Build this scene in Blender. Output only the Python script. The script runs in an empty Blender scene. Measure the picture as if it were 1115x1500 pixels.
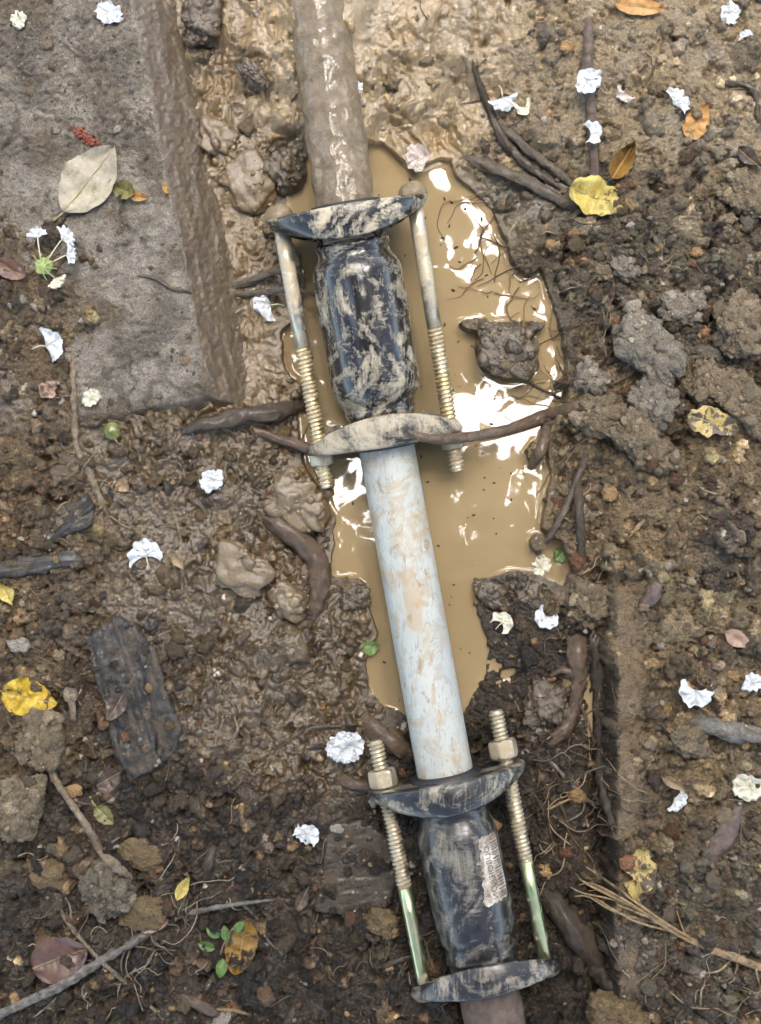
import bpy, math, random
import numpy as np
from mathutils import Vector

# ------------------------------------------------------------------ units
U = 0.00055            # one photo pixel on the z=0 plane, in metres
CX, CY, HC = 557.5, 750.0, 2200.0
rng = np.random.default_rng(7)
random.seed(7)
S = bpy.context.scene
COL = S.collection

# ------------------------------------------------------------------ camera, world, sun, exposure
cam = bpy.data.cameras.new('camera')
cam_o = bpy.data.objects.new('camera', cam); COL.objects.link(cam_o)
cam_o.location = (0, 0, HC * U)
cam.sensor_fit = 'VERTICAL'
cam.angle = 2 * math.atan(CY / HC)
cam.clip_start = 0.05; cam.clip_end = 500
S.camera = cam_o

SUN_EL, SUN_AZ = 70, 12          # degrees; azimuth clockwise from +Y (top of the photo)
w = bpy.data.worlds.new('World'); S.world = w; w.use_nodes = True
nt = w.node_tree; nt.nodes.clear()
sky = nt.nodes.new('ShaderNodeTexSky'); sky.sky_type = 'NISHITA'; sky.sun_disc = False
sky.sun_elevation = math.radians(SUN_EL); sky.sun_rotation = math.radians(SUN_AZ)
sky.dust_density = 4.0; sky.air_density = 1.0; sky.ozone_density = 1.0
bg = nt.nodes.new('ShaderNodeBackground'); bg.inputs[1].default_value = 0.10
out = nt.nodes.new('ShaderNodeOutputWorld')
nt.links.new(sky.outputs[0], bg.inputs[0]); nt.links.new(bg.outputs[0], out.inputs[0])

sun = bpy.data.lights.new('sun', 'SUN'); sun.energy = 2.4; sun.angle = math.radians(48)
sun.color = (1.0, 0.955, 0.89)
sun_o = bpy.data.objects.new('sun', sun); COL.objects.link(sun_o)
_el, _az = math.radians(SUN_EL), math.radians(SUN_AZ)
_d = Vector((math.sin(_az) * math.cos(_el), math.cos(_az) * math.cos(_el), math.sin(_el)))
sun_o.rotation_euler = _d.to_track_quat('Z', 'Y').to_euler()
sun_o.location = _d * 8

S.view_settings.view_transform = 'Standard'; S.view_settings.look = 'None'
S.view_settings.exposure = 3.55; S.view_settings.gamma = 1.0
S.render.engine = 'CYCLES'
S.cycles.use_denoising = True
S.cycles.max_bounces = 6; S.cycles.diffuse_bounces = 3; S.cycles.glossy_bounces = 4
S.cycles.transmission_bounces = 4; S.cycles.caustics_reflective = False; S.cycles.caustics_refractive = False
S.cycles.sample_clamp_indirect = 6.0

# ------------------------------------------------------------------ small maths
def srgb(r, g, b, k=0.62):
    f = lambda c: ((c / 255) / 12.92 if c / 255 <= 0.04045 else ((c / 255 + 0.055) / 1.055) ** 2.4)
    return (f(r) * k, f(g) * k, f(b) * k)

def W(px, py, z=0.0):
    k = 1 - z / HC
    return np.array(((px - CX) * k, (CY - py) * k, z))

def hash2(ix, iy, seed):
    n = (ix.astype(np.int64) * 374761393 + iy.astype(np.int64) * 668265263 + seed * 1442695041) & 0xFFFFFFFF
    n = ((n ^ (n >> 13)) * 1274126177) & 0xFFFFFFFF
    n = n ^ (n >> 16)
    return n.astype(np.float64) / 4294967295.0

def perlin(x, y, seed=0):
    x = np.asarray(x, float); y = np.asarray(y, float)
    ix = np.floor(x); iy = np.floor(y); fx = x - ix; fy = y - iy
    ix = ix.astype(np.int64); iy = iy.astype(np.int64)
    def g(dx, dy):
        a = hash2(ix + dx, iy + dy, seed) * 2 * math.pi
        return np.cos(a) * (fx - dx) + np.sin(a) * (fy - dy)
    u = fx * fx * fx * (fx * (fx * 6 - 15) + 10); v = fy * fy * fy * (fy * (fy * 6 - 15) + 10)
    a = g(0, 0) * (1 - u) + g(1, 0) * u; b = g(0, 1) * (1 - u) + g(1, 1) * u
    return (a * (1 - v) + b * v) * 1.45

def fbm(x, y, wl, octs, seed, gain=0.5):
    s = 0; a = 1; t = 0
    for k in range(octs):
        s = s + a * perlin(x / wl + 17.3 * k, y / wl - 9.1 * k, seed + k); t += a; a *= gain; wl *= 0.5
    return s / t

def smooth(e0, e1, x):
    t = np.clip((x - e0) / (e1 - e0), 0, 1); return t * t * (3 - 2 * t)

def seg_dist(X, Y, a, b):
    ax, ay = a; bx, by = b; dx, dy = bx - ax, by - ay
    t = np.clip(((X - ax) * dx + (Y - ay) * dy) / (dx * dx + dy * dy + 1e-9), 0, 1)
    return np.hypot(X - ax - t * dx, Y - ay - t * dy)

def poly_sdf(X, Y, P):      # negative inside
    d = np.full(X.shape, 1e9); ins = np.zeros(X.shape, bool)
    for i in range(len(P)):
        a, b = P[i], P[(i + 1) % len(P)]
        d = np.minimum(d, seg_dist(X, Y, a, b))
        c = (a[1] > Y) != (b[1] > Y)
        xi = (b[0] - a[0]) * (Y - a[1]) / (b[1] - a[1] + 1e-12) + a[0]
        ins ^= c & (X < xi)
    return np.where(ins, -d, d)

def catmull(P, n):
    P = np.asarray(P, float)
    Q = np.vstack([2 * P[0] - P[1], P, 2 * P[-1] - P[-2]])
    seg = len(P) - 1; outp = []
    for t in np.linspace(0, seg - 1e-6, n):
        i = int(t); f = t - i
        a, b, c, d = Q[i:i + 4]
        outp.append(0.5 * ((2 * b) + (-a + c) * f + (2 * a - 5 * b + 4 * c - d) * f * f + (-a + 3 * b - 3 * c + d) * f ** 3))
    return np.array(outp)

# ------------------------------------------------------------------ materials
def new_mat(name):
    m = bpy.data.materials.new(name); m.use_nodes = True
    n = m.node_tree; b = n.nodes['Principled BSDF']
    return m, n, b

def N(n, typ, **kw):
    o = n.nodes.new(typ)
    for k, v in kw.items(): setattr(o, k, v)
    return o

def noise(n, scale, detail=4, rough=0.55, dist=0.0, vec=None, stretch=None):
    t = N(n, 'ShaderNodeTexNoise'); t.inputs['Scale'].default_value = scale
    t.inputs['Detail'].default_value = detail; t.inputs['Roughness'].default_value = rough
    t.inputs['Distortion'].default_value = dist
    if vec is None:
        tc = N(n, 'ShaderNodeTexCoord'); vec = tc.outputs['Object']
    if stretch is not None:
        mp = N(n, 'ShaderNodeMapping'); mp.inputs['Scale'].default_value = stretch[:3]
        if len(stretch) > 3: mp.inputs['Rotation'].default_value = (0, 0, stretch[3])
        if len(stretch) > 4: mp.inputs['Location'].default_value = (stretch[4], stretch[4] * .7, 0)
        n.links.new(vec, mp.inputs[0]); vec = mp.outputs[0]
    n.links.new(vec, t.inputs['Vector']); return t.outputs['Fac']

def ramp(n, fac, stops):
    r = N(n, 'ShaderNodeValToRGB'); e = r.color_ramp.elements
    while len(e) < len(stops): e.new(0.5)
    for k, (p, c) in enumerate(stops):
        e[k].position = p; e[k].color = (c[0], c[1], c[2], 1) if hasattr(c, '__len__') else (c, c, c, 1)
    n.links.new(fac, r.inputs[0]); return r.outputs['Color']

def mix(n, fac, a, b, mode='MIX'):
    m = N(n, 'ShaderNodeMix', data_type='RGBA', blend_type=mode)
    for inp, v in ((m.inputs[0], fac), (m.inputs[6], a), (m.inputs[7], b)):
        if isinstance(v, bpy.types.NodeSocket): n.links.new(v, inp)
        elif hasattr(v, '__len__'): inp.default_value = (v[0], v[1], v[2], 1)
        else: inp.default_value = v
    return m.outputs[2]

def bump(n, b, h, strength=0.5, dist=0.001, prev=None):
    bp = N(n, 'ShaderNodeBump'); bp.inputs['Strength'].default_value = strength
    bp.inputs['Distance'].default_value = dist; n.links.new(h, bp.inputs['Height'])
    if prev is not None: n.links.new(prev, bp.inputs['Normal'])
    n.links.new(bp.outputs[0], b.inputs['Normal']); return bp.outputs[0]

def soil_mat(name, wet_attr=True):
    m, n, b = new_mat(name)
    a = N(n, 'ShaderNodeAttribute'); a.attribute_name = 'Col'
    wt = N(n, 'ShaderNodeAttribute'); wt.attribute_name = 'wet'
    v = noise(n, 900, 3, .6)
    v2 = noise(n, 160, 6, .7)
    wd = N(n, 'ShaderNodeMapRange'); n.links.new(wt.outputs['Fac'], wd.inputs[0]); wd.inputs[1].default_value = .4; wd.inputs[2].default_value = .9
    wd.inputs[3].default_value = 1.0; wd.inputs[4].default_value = .3
    c = mix(n, wd.outputs[0], a.outputs['Color'], ramp(n, v, [(.25, .38), (.75, 1.65)]), 'MULTIPLY')
    c = mix(n, 1.0, c, ramp(n, v2, [(.3, (.72, .72, .74)), (.7, (1.3, 1.27, 1.18))]), 'MULTIPLY')
    n.links.new(c, b.inputs['Base Color'])
    wv = noise(n, 220, 3, .6)
    ml = N(n, 'ShaderNodeMath', operation='MULTIPLY_ADD')
    n.links.new(wv, ml.inputs[0]); ml.inputs[1].default_value = 0.5; ml.inputs[2].default_value = -0.25
    ad = N(n, 'ShaderNodeMath', operation='ADD', use_clamp=True)
    n.links.new(wt.outputs['Fac'], ad.inputs[0]); n.links.new(ml.outputs[0], ad.inputs[1])
    mr = N(n, 'ShaderNodeMapRange'); n.links.new(ad.outputs[0], mr.inputs[0])
    mr.inputs[3].default_value = 0.85; mr.inputs[4].default_value = 0.28
    n.links.new(mr.outputs[0], b.inputs['Roughness'])
    cw = N(n, 'ShaderNodeMapRange'); n.links.new(ad.outputs[0], cw.inputs[0])
    cw.inputs[1].default_value = .35; cw.inputs[2].default_value = 1.0; cw.inputs[4].default_value = 0.9
    n.links.new(cw.outputs[0], b.inputs['Coat Weight']); b.inputs['Coat Roughness'].default_value = 0.07
    b.inputs['Coat IOR'].default_value = 1.5
    h1 = noise(n, 420, 5, .65)
    ds = N(n, 'ShaderNodeMapRange'); n.links.new(wt.outputs['Fac'], ds.inputs[0]); ds.inputs[1].default_value = .4; ds.inputs[2].default_value = .9
    ds.inputs[3].default_value = 1.0; ds.inputs[4].default_value = .22
    q1 = bump(n, b, h1, .9, .0030); bump(n, b, noise(n, 140, 6, .7), .75, .005, q1)
    for bn in [x for x in n.nodes if x.type == 'BUMP']: n.links.new(ds.outputs[0], bn.inputs['Strength'])
    b2 = N(n, 'ShaderNodeBump'); b2.inputs['Strength'].default_value = .75; b2.inputs['Distance'].default_value = .003
    n.links.new(noise(n, 300, 3, .55), b2.inputs['Height']); n.links.new(b2.outputs[0], b.inputs['Coat Normal'])
    return m

M_SOIL = soil_mat('wet soil')

def simple_soil(name, c1, c2, rough=.8, sc=300, coat=0.0, bs=.7):
    m, n, b = new_mat(name)
    f = noise(n, sc * .35, 5, .65, .3)
    n.links.new(ramp(n, f, [(.3, c1), (.7, c2)]), b.inputs['Base Color'])
    b.inputs['Roughness'].default_value = rough
    b.inputs['Coat Weight'].default_value = coat; b.inputs['Coat Roughness'].default_value = .12
    bump(n, b, noise(n, sc, 6, .7), bs, .0022)
    return m

def wood_mat(name, c1, c2, rough=.6, sc=200, coat=.15, mud=.56):
    m, n, b = new_mat(name)
    f = noise(n, sc, 5, .65, .6)
    c = ramp(n, f, [(.28, c1), (.72, c2)])
    fm = noise(n, 95, 6, .68, .4)
    c = mix(n, ramp(n, fm, [(mud - .06, 0), (mud + .06, .9)]), c, srgb(104, 89, 68))
    n.links.new(c, b.inputs['Base Color']); b.inputs['Roughness'].default_value = rough
    b.inputs['Coat Weight'].default_value = coat; b.inputs['Coat Roughness'].default_value = .2
    bump(n, b, noise(n, sc * 1.5, 6, .72, .5), .9, .0035)
    return m

def black_clay(name, lo, hi, seed, clay=(.42, .36, .26), ang=.6, gloss=.28):
    """black paint under a brushed-on skin of dried clay"""
    m, n, b = new_mat(name)
    f1 = noise(n, 17, 5, .6, 3.2, stretch=(1, 1, 1, 0, seed))
    ha = noise(n, 230, 4, .7, 1.2, stretch=(1, .14, 1, ang, seed + 3))
    hb = noise(n, 230, 4, .7, 1.2, stretch=(.14, 1, 1, ang + .5, seed + 4))
    sel = ramp(n, noise(n, 22, 3, .5, 1.0, stretch=(1, 1, 1, 0, seed + 6)), [(.44, 0), (.56, 1)])
    hair = mix(n, sel, ha, hb)
    sp = noise(n, 420, 3, .6)
    a = N(n, 'ShaderNodeMath', operation='MULTIPLY_ADD'); n.links.new(hair, a.inputs[0]); a.inputs[1].default_value = .62
    n.links.new(f1, a.inputs[2])
    a2 = N(n, 'ShaderNodeMath', operation='MULTIPLY_ADD'); n.links.new(sp, a2.inputs[0]); a2.inputs[1].default_value = .22
    n.links.new(a.outputs[0], a2.inputs[2])
    d = N(n, 'ShaderNodeMath', operation='DIVIDE'); n.links.new(a2.outputs[0], d.inputs[0]); d.inputs[1].default_value = 1.84
    mk = ramp(n, d.outputs[0], [(lo, 0), (hi, 1)])
    f4 = noise(n, 55, 4, .6, .5, stretch=(1, 1, 1, 0, seed + 8))
    cl = ramp(n, f4, [(.3, (clay[0] * .72, clay[1] * .68, clay[2] * .6)), (.65, clay)])
    n.links.new(mix(n, mk, (.014, .0138, .0142), cl), b.inputs['Base Color'])
    n.links.new(ramp(n, mk, [(0, gloss), (1, .85)]), b.inputs['Roughness'])
    n.links.new(ramp(n, mk, [(0, .55), (1, .05)]), b.inputs['Coat Weight']); b.inputs['Coat Roughness'].default_value = .22; b.inputs['Coat IOR'].default_value = 1.55
    bump(n, b, mk, .35, .0008)
    return m

def metal_mat(name, col, mud=(.30, .24, .16), lo=.5, hi=.62, rough=.32, seed=0, col2=None):
    m, n, b = new_mat(name)
    f = noise(n, 90, 6, .65, .8, stretch=(1, 1, 1, 0, seed))
    mk = ramp(n, f, [(lo, 0), (hi, 1)])
    f2 = noise(n, 40, 3, .5, stretch=(1, 1, 1, 0, seed + 5))
    base = ramp(n, f2, [(.35, col), (.65, col2 or col)])
    n.links.new(mix(n, mk, base, mud), b.inputs['Base Color'])
    n.links.new(ramp(n, mk, [(0, .95), (1, 0.0)]), b.inputs['Metallic'])
    n.links.new(ramp(n, mk, [(0, rough), (1, .7)]), b.inputs['Roughness'])
    bump(n, b, f, .25, .0006)
    return m

def leaf_mat(name, c1, c2, spot, lo=.58, hi=.64, sc=60, rough=.5, vein=True):
    m, n, b = new_mat(name)
    f = noise(n, sc * .6, 4, .6); f2 = noise(n, sc * 1.6, 4, .6, .4)
    c = ramp(n, f, [(.35, c1), (.65, c2)])
    c = mix(n, ramp(n, f2, [(lo, 0), (hi, 1)]), c, spot)
    c = mix(n, 1.0, c, ramp(n, noise(n, sc * 4, 6, .75, .5), [(.3, .62), (.7, 1.25)]), 'MULTIPLY')
    c = mix(n, ramp(n, noise(n, 45, 5, .7, .4), [(.56, 0), (.68, .55)]), c, srgb(104, 88, 64))
    n.links.new(c, b.inputs['Base Color']); b.inputs['Roughness'].default_value = rough
    bump(n, b, noise(n, sc * 5, 4, .6), .3, .0008)
    return m

def plain(name, c, rough=.5, sc=200, var=.2, bs=.2, coat=0):
    m, n, b = new_mat(name)
    f = noise(n, sc, 4, .6)
    lo = tuple(x * (1 - var) for x in c); hi = tuple(min(1, x * (1 + var)) for x in c)
    n.links.new(ramp(n, f, [(.3, lo), (.7, hi)]), b.inputs['Base Color']); b.inputs['Roughness'].default_value = rough
    b.inputs['Coat Weight'].default_value = coat; b.inputs['Coat Roughness'].default_value = .1
    bump(n, b, f, bs, .0008)
    return m

# ------------------------------------------------------------------ object helpers
ORG = {}
def mesh_data(name, V, F, mat, smooth_=True, cols=None, wet=None):
    me = bpy.data.meshes.new(name)
    V = np.asarray(V, float)
    me.from_pydata((V * U).tolist(), [], [tuple(int(i) for i in f) for f in F])
    if smooth_: me.polygons.foreach_set('use_smooth', [True] * len(me.polygons))
    if cols is not None:
        a = me.color_attributes.new('Col', 'FLOAT_COLOR', 'POINT')
        c = np.ones((len(V), 4)); c[:, :3] = cols; a.data.foreach_set('color', c.ravel())
    if wet is not None:
        a = me.attributes.new('wet', 'FLOAT', 'POINT'); a.data.foreach_set('value', np.asarray(wet, np.float32))
    me.materials.append(mat); me.update()
    return me

def tag(o, label=None, cat=None, group=None, kind=None):
    if label: o['label'] = label
    if cat: o['category'] = cat
    if group: o['group'] = group
    if kind: o['kind'] = kind
    return o

def root(name, org, label, cat, group=None):
    o = bpy.data.objects.new(name, None); COL.objects.link(o)
    o.location = Vector(np.asarray(org) * U); o.empty_display_size = .01
    ORG[o.name] = np.asarray(org, float)
    return tag(o, label, cat, group)

def obj(name, V, F, mat, parent=None, smooth_=True, cols=None, wet=None, org=None):
    V = np.asarray(V, float)
    if parent is not None: og = ORG[parent.name]
    elif org is not None: og = np.asarray(org, float)
    else: og = np.array((V[:, 0].mean(), V[:, 1].mean(), V[:, 2].min()))
    o = bpy.data.objects.new(name, mesh_data(name, V - og, F, mat, smooth_, cols, wet)); COL.objects.link(o)
    ORG[o.name] = og
    if parent is not None: o.parent = parent
    else: o.location = Vector(og * U)
    return o

class MB:
    def __init__(s): s.V = []; s.F = []; s.n = 0; s.C = []
    def add(s, V, F, col=None):
        V = np.asarray(V, float)
        s.V.append(V); s.F += [tuple(i + s.n for i in f) for f in F]; s.n += len(V)
        if col is not None: s.C.append(np.tile(np.asarray(col, float), (len(V), 1)) if np.ndim(col) == 1 else col)
        return s
    def build(s, name, mat, parent=None, **k):
        return obj(name, np.vstack(s.V), s.F, mat, parent, cols=(np.vstack(s.C) if s.C else None), **k)

def grid_faces(nu, nv, closed_u=False):
    F = []
    for j in range(nv - 1):
        for i in range(nu if closed_u else nu - 1):
            a = j * nu + i; b = j * nu + (i + 1) % nu
            F.append((a, b, b + nu, a + nu))
    return F

def tube(P, R, seg=12, rough=0.0, seed=0, n=None, cap=True):
    """swept tube through px-space points P with radii R"""
    P = np.asarray(P, float); R = np.asarray(R, float)
    L = np.sum(np.linalg.norm(np.diff(P, axis=0), axis=1))
    n = n or int(max(8, L / 3))
    Q = catmull(P, n); RR = np.interp(np.linspace(0, 1, n), np.linspace(0, 1, len(R)), R)
    T = np.gradient(Q, axis=0); T /= np.linalg.norm(T, axis=1)[:, None] + 1e-9
    up = np.array((0, 0, 1.0)); V = []
    an = np.linspace(0, 2 * math.pi, seg, endpoint=False)
    s = np.arange(n) * (L / n)
    for k in range(n):
        a = np.cross(up, T[k])
        if np.linalg.norm(a) < .1: a = np.cross((1, 0, 0), T[k])
        a /= np.linalg.norm(a); b = np.cross(T[k], a)
        r = RR[k] * np.ones(seg)
        if rough:
            r = r * (1 + rough * perlin(np.cos(an) * 1.3 + s[k] / (RR[k] * 3.5) + seed, np.sin(an) * 1.3 + seed * 3.1, seed)
                     + rough * .8 * perlin(np.cos(an) * 3 + seed, np.sin(an) * 3 + s[k] / (RR[k] * 1.6), seed + 5))
        V.append(Q[k] + np.outer(np.cos(an) * r, a) + np.outer(np.sin(an) * r, b))
    V = np.vstack(V); F = grid_faces(seg, n, True)
    if cap:
        V = np.vstack([V, Q[0] - T[0] * RR[0] * .4, Q[-1] + T[-1] * RR[-1] * .4]); c0, c1 = len(V) - 2, len(V) - 1
        for i in range(seg):
            j = (i + 1) % seg
            F.append((c0, j, i)); F.append((c1, (n - 1) * seg + i, (n - 1) * seg + j))
    return V, F

def frame(A, B):
    d = (B - A) / np.linalg.norm(B - A)
    u = np.cross((0, 0, 1.0), d); u /= np.linalg.norm(u); w_ = np.cross(d, u)
    return d, u, w_, np.linalg.norm(B - A)

def lathe(A, B, prof, seg=64, wob=0, seed=0, t_is_px=True):
    d, u, w_, L = frame(A, B); V = []
    an = np.linspace(0, 2 * math.pi, seg, endpoint=False)
    for t, r in prof:
        rr = r * np.ones(seg)
        if wob: rr = rr + wob * (perlin(np.cos(an) * 2 + 7, t / 30 + 0 * an, seed) + perlin(np.sin(an) * 2 + 3, t / 34 + 50 + 0 * an, seed)) + wob * .3 * (perlin(np.cos(an) * 5 + 7, t / 16 + 0 * an, seed + 2) + perlin(np.sin(an) * 5 + 3, t / 14 + 50 + 0 * an, seed + 3))
        V.append(A + d * t + np.outer(np.cos(an) * rr, u) + np.outer(np.sin(an) * rr, w_))
    return np.vstack(V), grid_faces(seg, len(prof), True)

def ico(sub=3):
    import bmesh
    bm = bmesh.new(); bmesh.ops.create_icosphere(bm, subdivisions=sub, radius=1)
    V = np.array([v.co[:] for v in bm.verts]); F = [tuple(v.index for v in f.verts) for f in bm.faces]; bm.free()
    return V, F
ICO = {k: ico(k) for k in (1, 2, 3, 4, 5)}

def lump(c, rx, ry, rz, rot=0, seed=0, amp=.25, sub=4, angular=.0, fine=.08):
    V, F = ICO[sub]; V = V.copy()
    x, y, z = V.T
    nn = perlin(x * 1.3 + seed, y * 1.3 + z * 1.1, seed) + .5 * perlin(x * 2.7 + z * 2.1, y * 2.7 + seed, seed + 1) 
    f = perlin(x * 6 + z * 5, y * 6 + seed, seed + 2) + .7 * perlin(x * 13 - z * 9, y * 13 + z * 6, seed + 3)
    r = 1 + amp * nn + fine * f
    if angular:
        r = r / np.maximum(np.maximum(abs(x + .3 * y), abs(y - .2 * z)), abs(z + .2 * x)) ** angular
    V = V * r[:, None] * (rx, ry, rz)
    cr, sr = math.cos(rot), math.sin(rot)
    V = np.stack([V[:, 0] * cr - V[:, 1] * sr, V[:, 0] * sr + V[:, 1] * cr, V[:, 2]], 1)
    return V + np.asarray(c), F

# ------------------------------------------------------------------ ground relief
WL = -72.0                       # water level, px
WATER = [(562, 215), (585, 240), (612, 246), (640, 236), (660, 236), (668, 262), (700, 288), (722, 315), (738, 352), (752, 388),
         (772, 405), (790, 395), (800, 430), (818, 470), (828, 530), (824, 590), (800, 640), (806, 690), (800, 735), (788, 775),
         (822, 790), (836, 830), (826, 858), (790, 842), (742, 834), (702, 850), (700, 890), (716, 940), (712, 985), (694, 1020), (676, 1048),
         (600, 1048), (560, 1035), (540, 1000), (536, 965), (552, 930), (540, 880), (522, 865), (512, 845), (484, 848), (488, 800), (492, 765), (474, 722),
         (446, 690), (440, 650), (436, 612), (440, 566), (420, 540), (412, 492), (432, 470), (440, 430), (440, 380), (420, 330), (418, 285), (440, 262), (450, 225), (500, 200)]
KEYS = {  # display colour, wetness, crumbliness
    'T': ((160, 140, 109), .95, .10), 'K': ((130, 111, 83), .92, .16), 'R': ((166, 149, 124), .55, .50), 'D': ((126, 116, 101), .22, .95),
    'E': ((156, 137, 110), .28, .85), 'P': ((66, 55, 42), .5, .7), 'L': ((98, 81, 55), .88, .40), 'B': ((74, 62, 47), .6, .85),
    'I': ((134, 116, 94), .35, .85), 'G': ((96, 87, 71), .85, .35)}
PTS = """285 0 -56 K;312 100 -58 K;330 200 -58 K;352 290 -60 K;345 30 -40 K;300 -150 -20 K;400 40 -22 T;400 150 -42 T;425 230 -66 G;410 275 -80 G
560 40 -15 T;600 140 -32 T;560 190 -58 T;640 200 -60 T;700 60 -8 T;680 180 -46 T;620 -150 0 T;450 -150 10 T;430 30 16 T;498 30 16 T;462 -60 20 T;428 95 -2 T;510 95 -2 T;430 160 -26 T;526 165 -28 T;462 40 10 T;470 110 -20 T
800 50 0 R;900 100 5 R;1050 60 5 R;800 160 -12 R;950 200 0 R;1080 200 5 R;900 -150 5 R;1200 -150 10 R;1300 150 10 R
740 230 -48 R;790 300 -45 G;730 280 -68 G;850 380 -25 D;920 330 -5 D;1000 380 0 D;1100 400 0 D;800 430 -58 D;850 480 -40 D;900 480 -14 D;1050 500 0 D;1250 450 0 D
880 560 -18 E;870 640 -28 E;830 700 -55 E;860 760 -38 E;850 840 -42 E;900 800 -8 E;960 650 0 E;1060 650 0 E;960 800 0 E;1080 800 0 D;920 950 0 E;1000 950 2 E
1080 1000 2 E;940 1100 0 E;1050 1150 0 E;930 1250 0 E;1050 1300 0 D;930 1400 0 D;1050 1430 0 D;1250 700 5 E;1250 1300 5 D;930 1600 0 D;1200 1700 5 D
860 930 -55 P;880 1000 -60 P;850 1050 -80 P;885 1100 -55 P;860 1180 -92 P;885 1250 -65 P;850 1300 -102 P;880 1400 -75 P;860 1480 -82 P
780 870 -62 G;740 900 -64 P;790 950 -66 P;740 1010 -74 P;760 1060 -88 P;800 1030 -76 P
600 1100 -104 P;690 1100 -104 P;560 1180 -108 P;760 1180 -110 P;660 1250 -118 P;590 1300 -114 P;780 1300 -116 P;620 1380 -116 P;560 1400 -96 B;700 1480 -118 P;800 1440 -108 P;640 1480 -104 B;560 1480 -86 B;520 1080 -76 L
335 600 -34 K;380 560 -54 K;400 500 -50 K;380 380 -58 K;372 450 -56 K;250 640 -16 L;150 650 -8 L;300 625 -20 L;350 660 -44 L;420 680 -58 L;430 640 -62 L;300 720 -30 L
200 720 -20 L;400 760 -44 L;470 780 -66 L;300 820 -25 L;430 850 -50 L;500 900 -62 L;350 920 -34 L;470 980 -60 L;350 1020 -40 L;430 1050 -54 L;280 880 -20 L
300 1060 -30 L;400 1120 -50 L;480 1120 -74 L;40 450 6 I;50 550 6 I;40 380 3 I;150 100 -40 I;150 300 -40 I;200 450 -40 I;40 150 -40 I;-100 100 -40 I;160 540 -40 I
85 610 -2 I;80 490 4 I;40 650 -5 I;50 750 -12 I;100 850 -12 I;40 900 -8 I;60 1000 -10 I;200 850 -18 L;180 1000 -25 B;40 1100 -5 I;100 1200 -10 B;40 1300 -5 B
200 1180 -25 B;300 1160 -35 B;200 1300 -22 B;320 1280 -40 B;420 1200 -56 B;430 1300 -64 B;100 1420 -10 B;250 1420 -30 B;380 1420 -50 B;470 1420 -72 B;300 1600 -30 B
600 1650 -90 P;-150 600 0 I;-150 1000 0 I;-150 1400 0 B;0 1650 -5 B""".replace('\n', ';').split(';')
PTS = [p.split() for p in PTS]

ST = 1.5
XS = np.arange(-800, 800.1, ST); YS = np.arange(-1000, 1000.1, ST)      # px-world, fine core
NX, NY = len(XS), len(YS)

def lowres_fields():
    st = 6.0
    xs = np.arange(-806, 812, st); ys = np.arange(-1006, 1012, st)
    X, Y = np.meshgrid(xs, ys)
    wx = X + 22 * fbm(X, Y, 90, 3, 11); wy = Y + 22 * fbm(X, Y, 90, 3, 21)
    tot = np.zeros_like(X); acc = np.zeros(X.shape + (6,))
    for p in PTS:
        px, py, z, k = float(p[0]), float(p[1]), float(p[2]), p[3]
        c, wt, cr = KEYS[k]; q = W(px, py, z)
        d2 = (wx - q[0]) ** 2 + (wy - q[1]) ** 2
        wgt = 1.0 / (d2 + 18 ** 2) ** 1.9
        tot += wgt
        acc += wgt[..., None] * np.array([z, *srgb(*c), wt, cr])
    return xs, ys, acc / tot[..., None]

def upsample(xs, ys, A, X, Y):
    fx = (X - xs[0]) / (xs[1] - xs[0]); fy = (Y - ys[0]) / (ys[1] - ys[0])
    ix = np.clip(fx.astype(int), 0, len(xs) - 2); iy = np.clip(fy.astype(int), 0, len(ys) - 2)
    fx = np.clip(fx - ix, 0, 1)[..., None]; fy = np.clip(fy - iy, 0, 1)[..., None]
    return (A[iy, ix] * (1 - fx) * (1 - fy) + A[iy, ix + 1] * fx * (1 - fy) + A[iy + 1, ix] * (1 - fx) * fy + A[iy + 1, ix + 1] * fx * fy)

GX, GY = np.meshgrid(XS, YS)
_xs, _ys, _A = lowres_fields()
_f = upsample(_xs, _ys, _A, GX, GY)
GH = _f[..., 0].copy(); GC = _f[..., 1:4].copy(); GW = _f[..., 4].copy(); GK = _f[..., 5].copy()

# shoreline
_X6, _Y6 = np.meshgrid(_xs, _ys)
_wp = [tuple(W(x, y, WL)[:2]) for x, y in WATER]
_sd = poly_sdf(_X6, _Y6, _wp)[..., None]
SD = upsample(_xs, _ys, _sd, GX, GY)[..., 0]
SD = SD + 7 * fbm(GX, GY, 40, 3, 31)
def island(px, py, r, top, ry=None):
    global SD
    q = W(px, py, WL); ry = ry or r
    d = (np.hypot((GX - q[0]) / r, (GY - q[1]) / ry) - 1) * min(r, ry) + 6 * fbm(GX, GY, 30, 3, int(px))
    SD = np.where(d < 40, np.maximum(SD, -d), SD)
island(742, 515, 46, 0, 44); island(700, 478, 28, 0, 10); island(760, 480, 40, 0, 9); island(520, 880, 20, 0, 14)
island(512, 862, 26, 0, 16); island(780, 660, 10, 0, 20); island(786, 795, 9, 0, 12)
GH = np.where(SD < 0, np.minimum(GH, WL - 2 + .45 * SD), np.maximum(GH, WL + 1.2 + np.minimum(.22 * SD, 6)))
GH = np.maximum(GH, -130)
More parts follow.
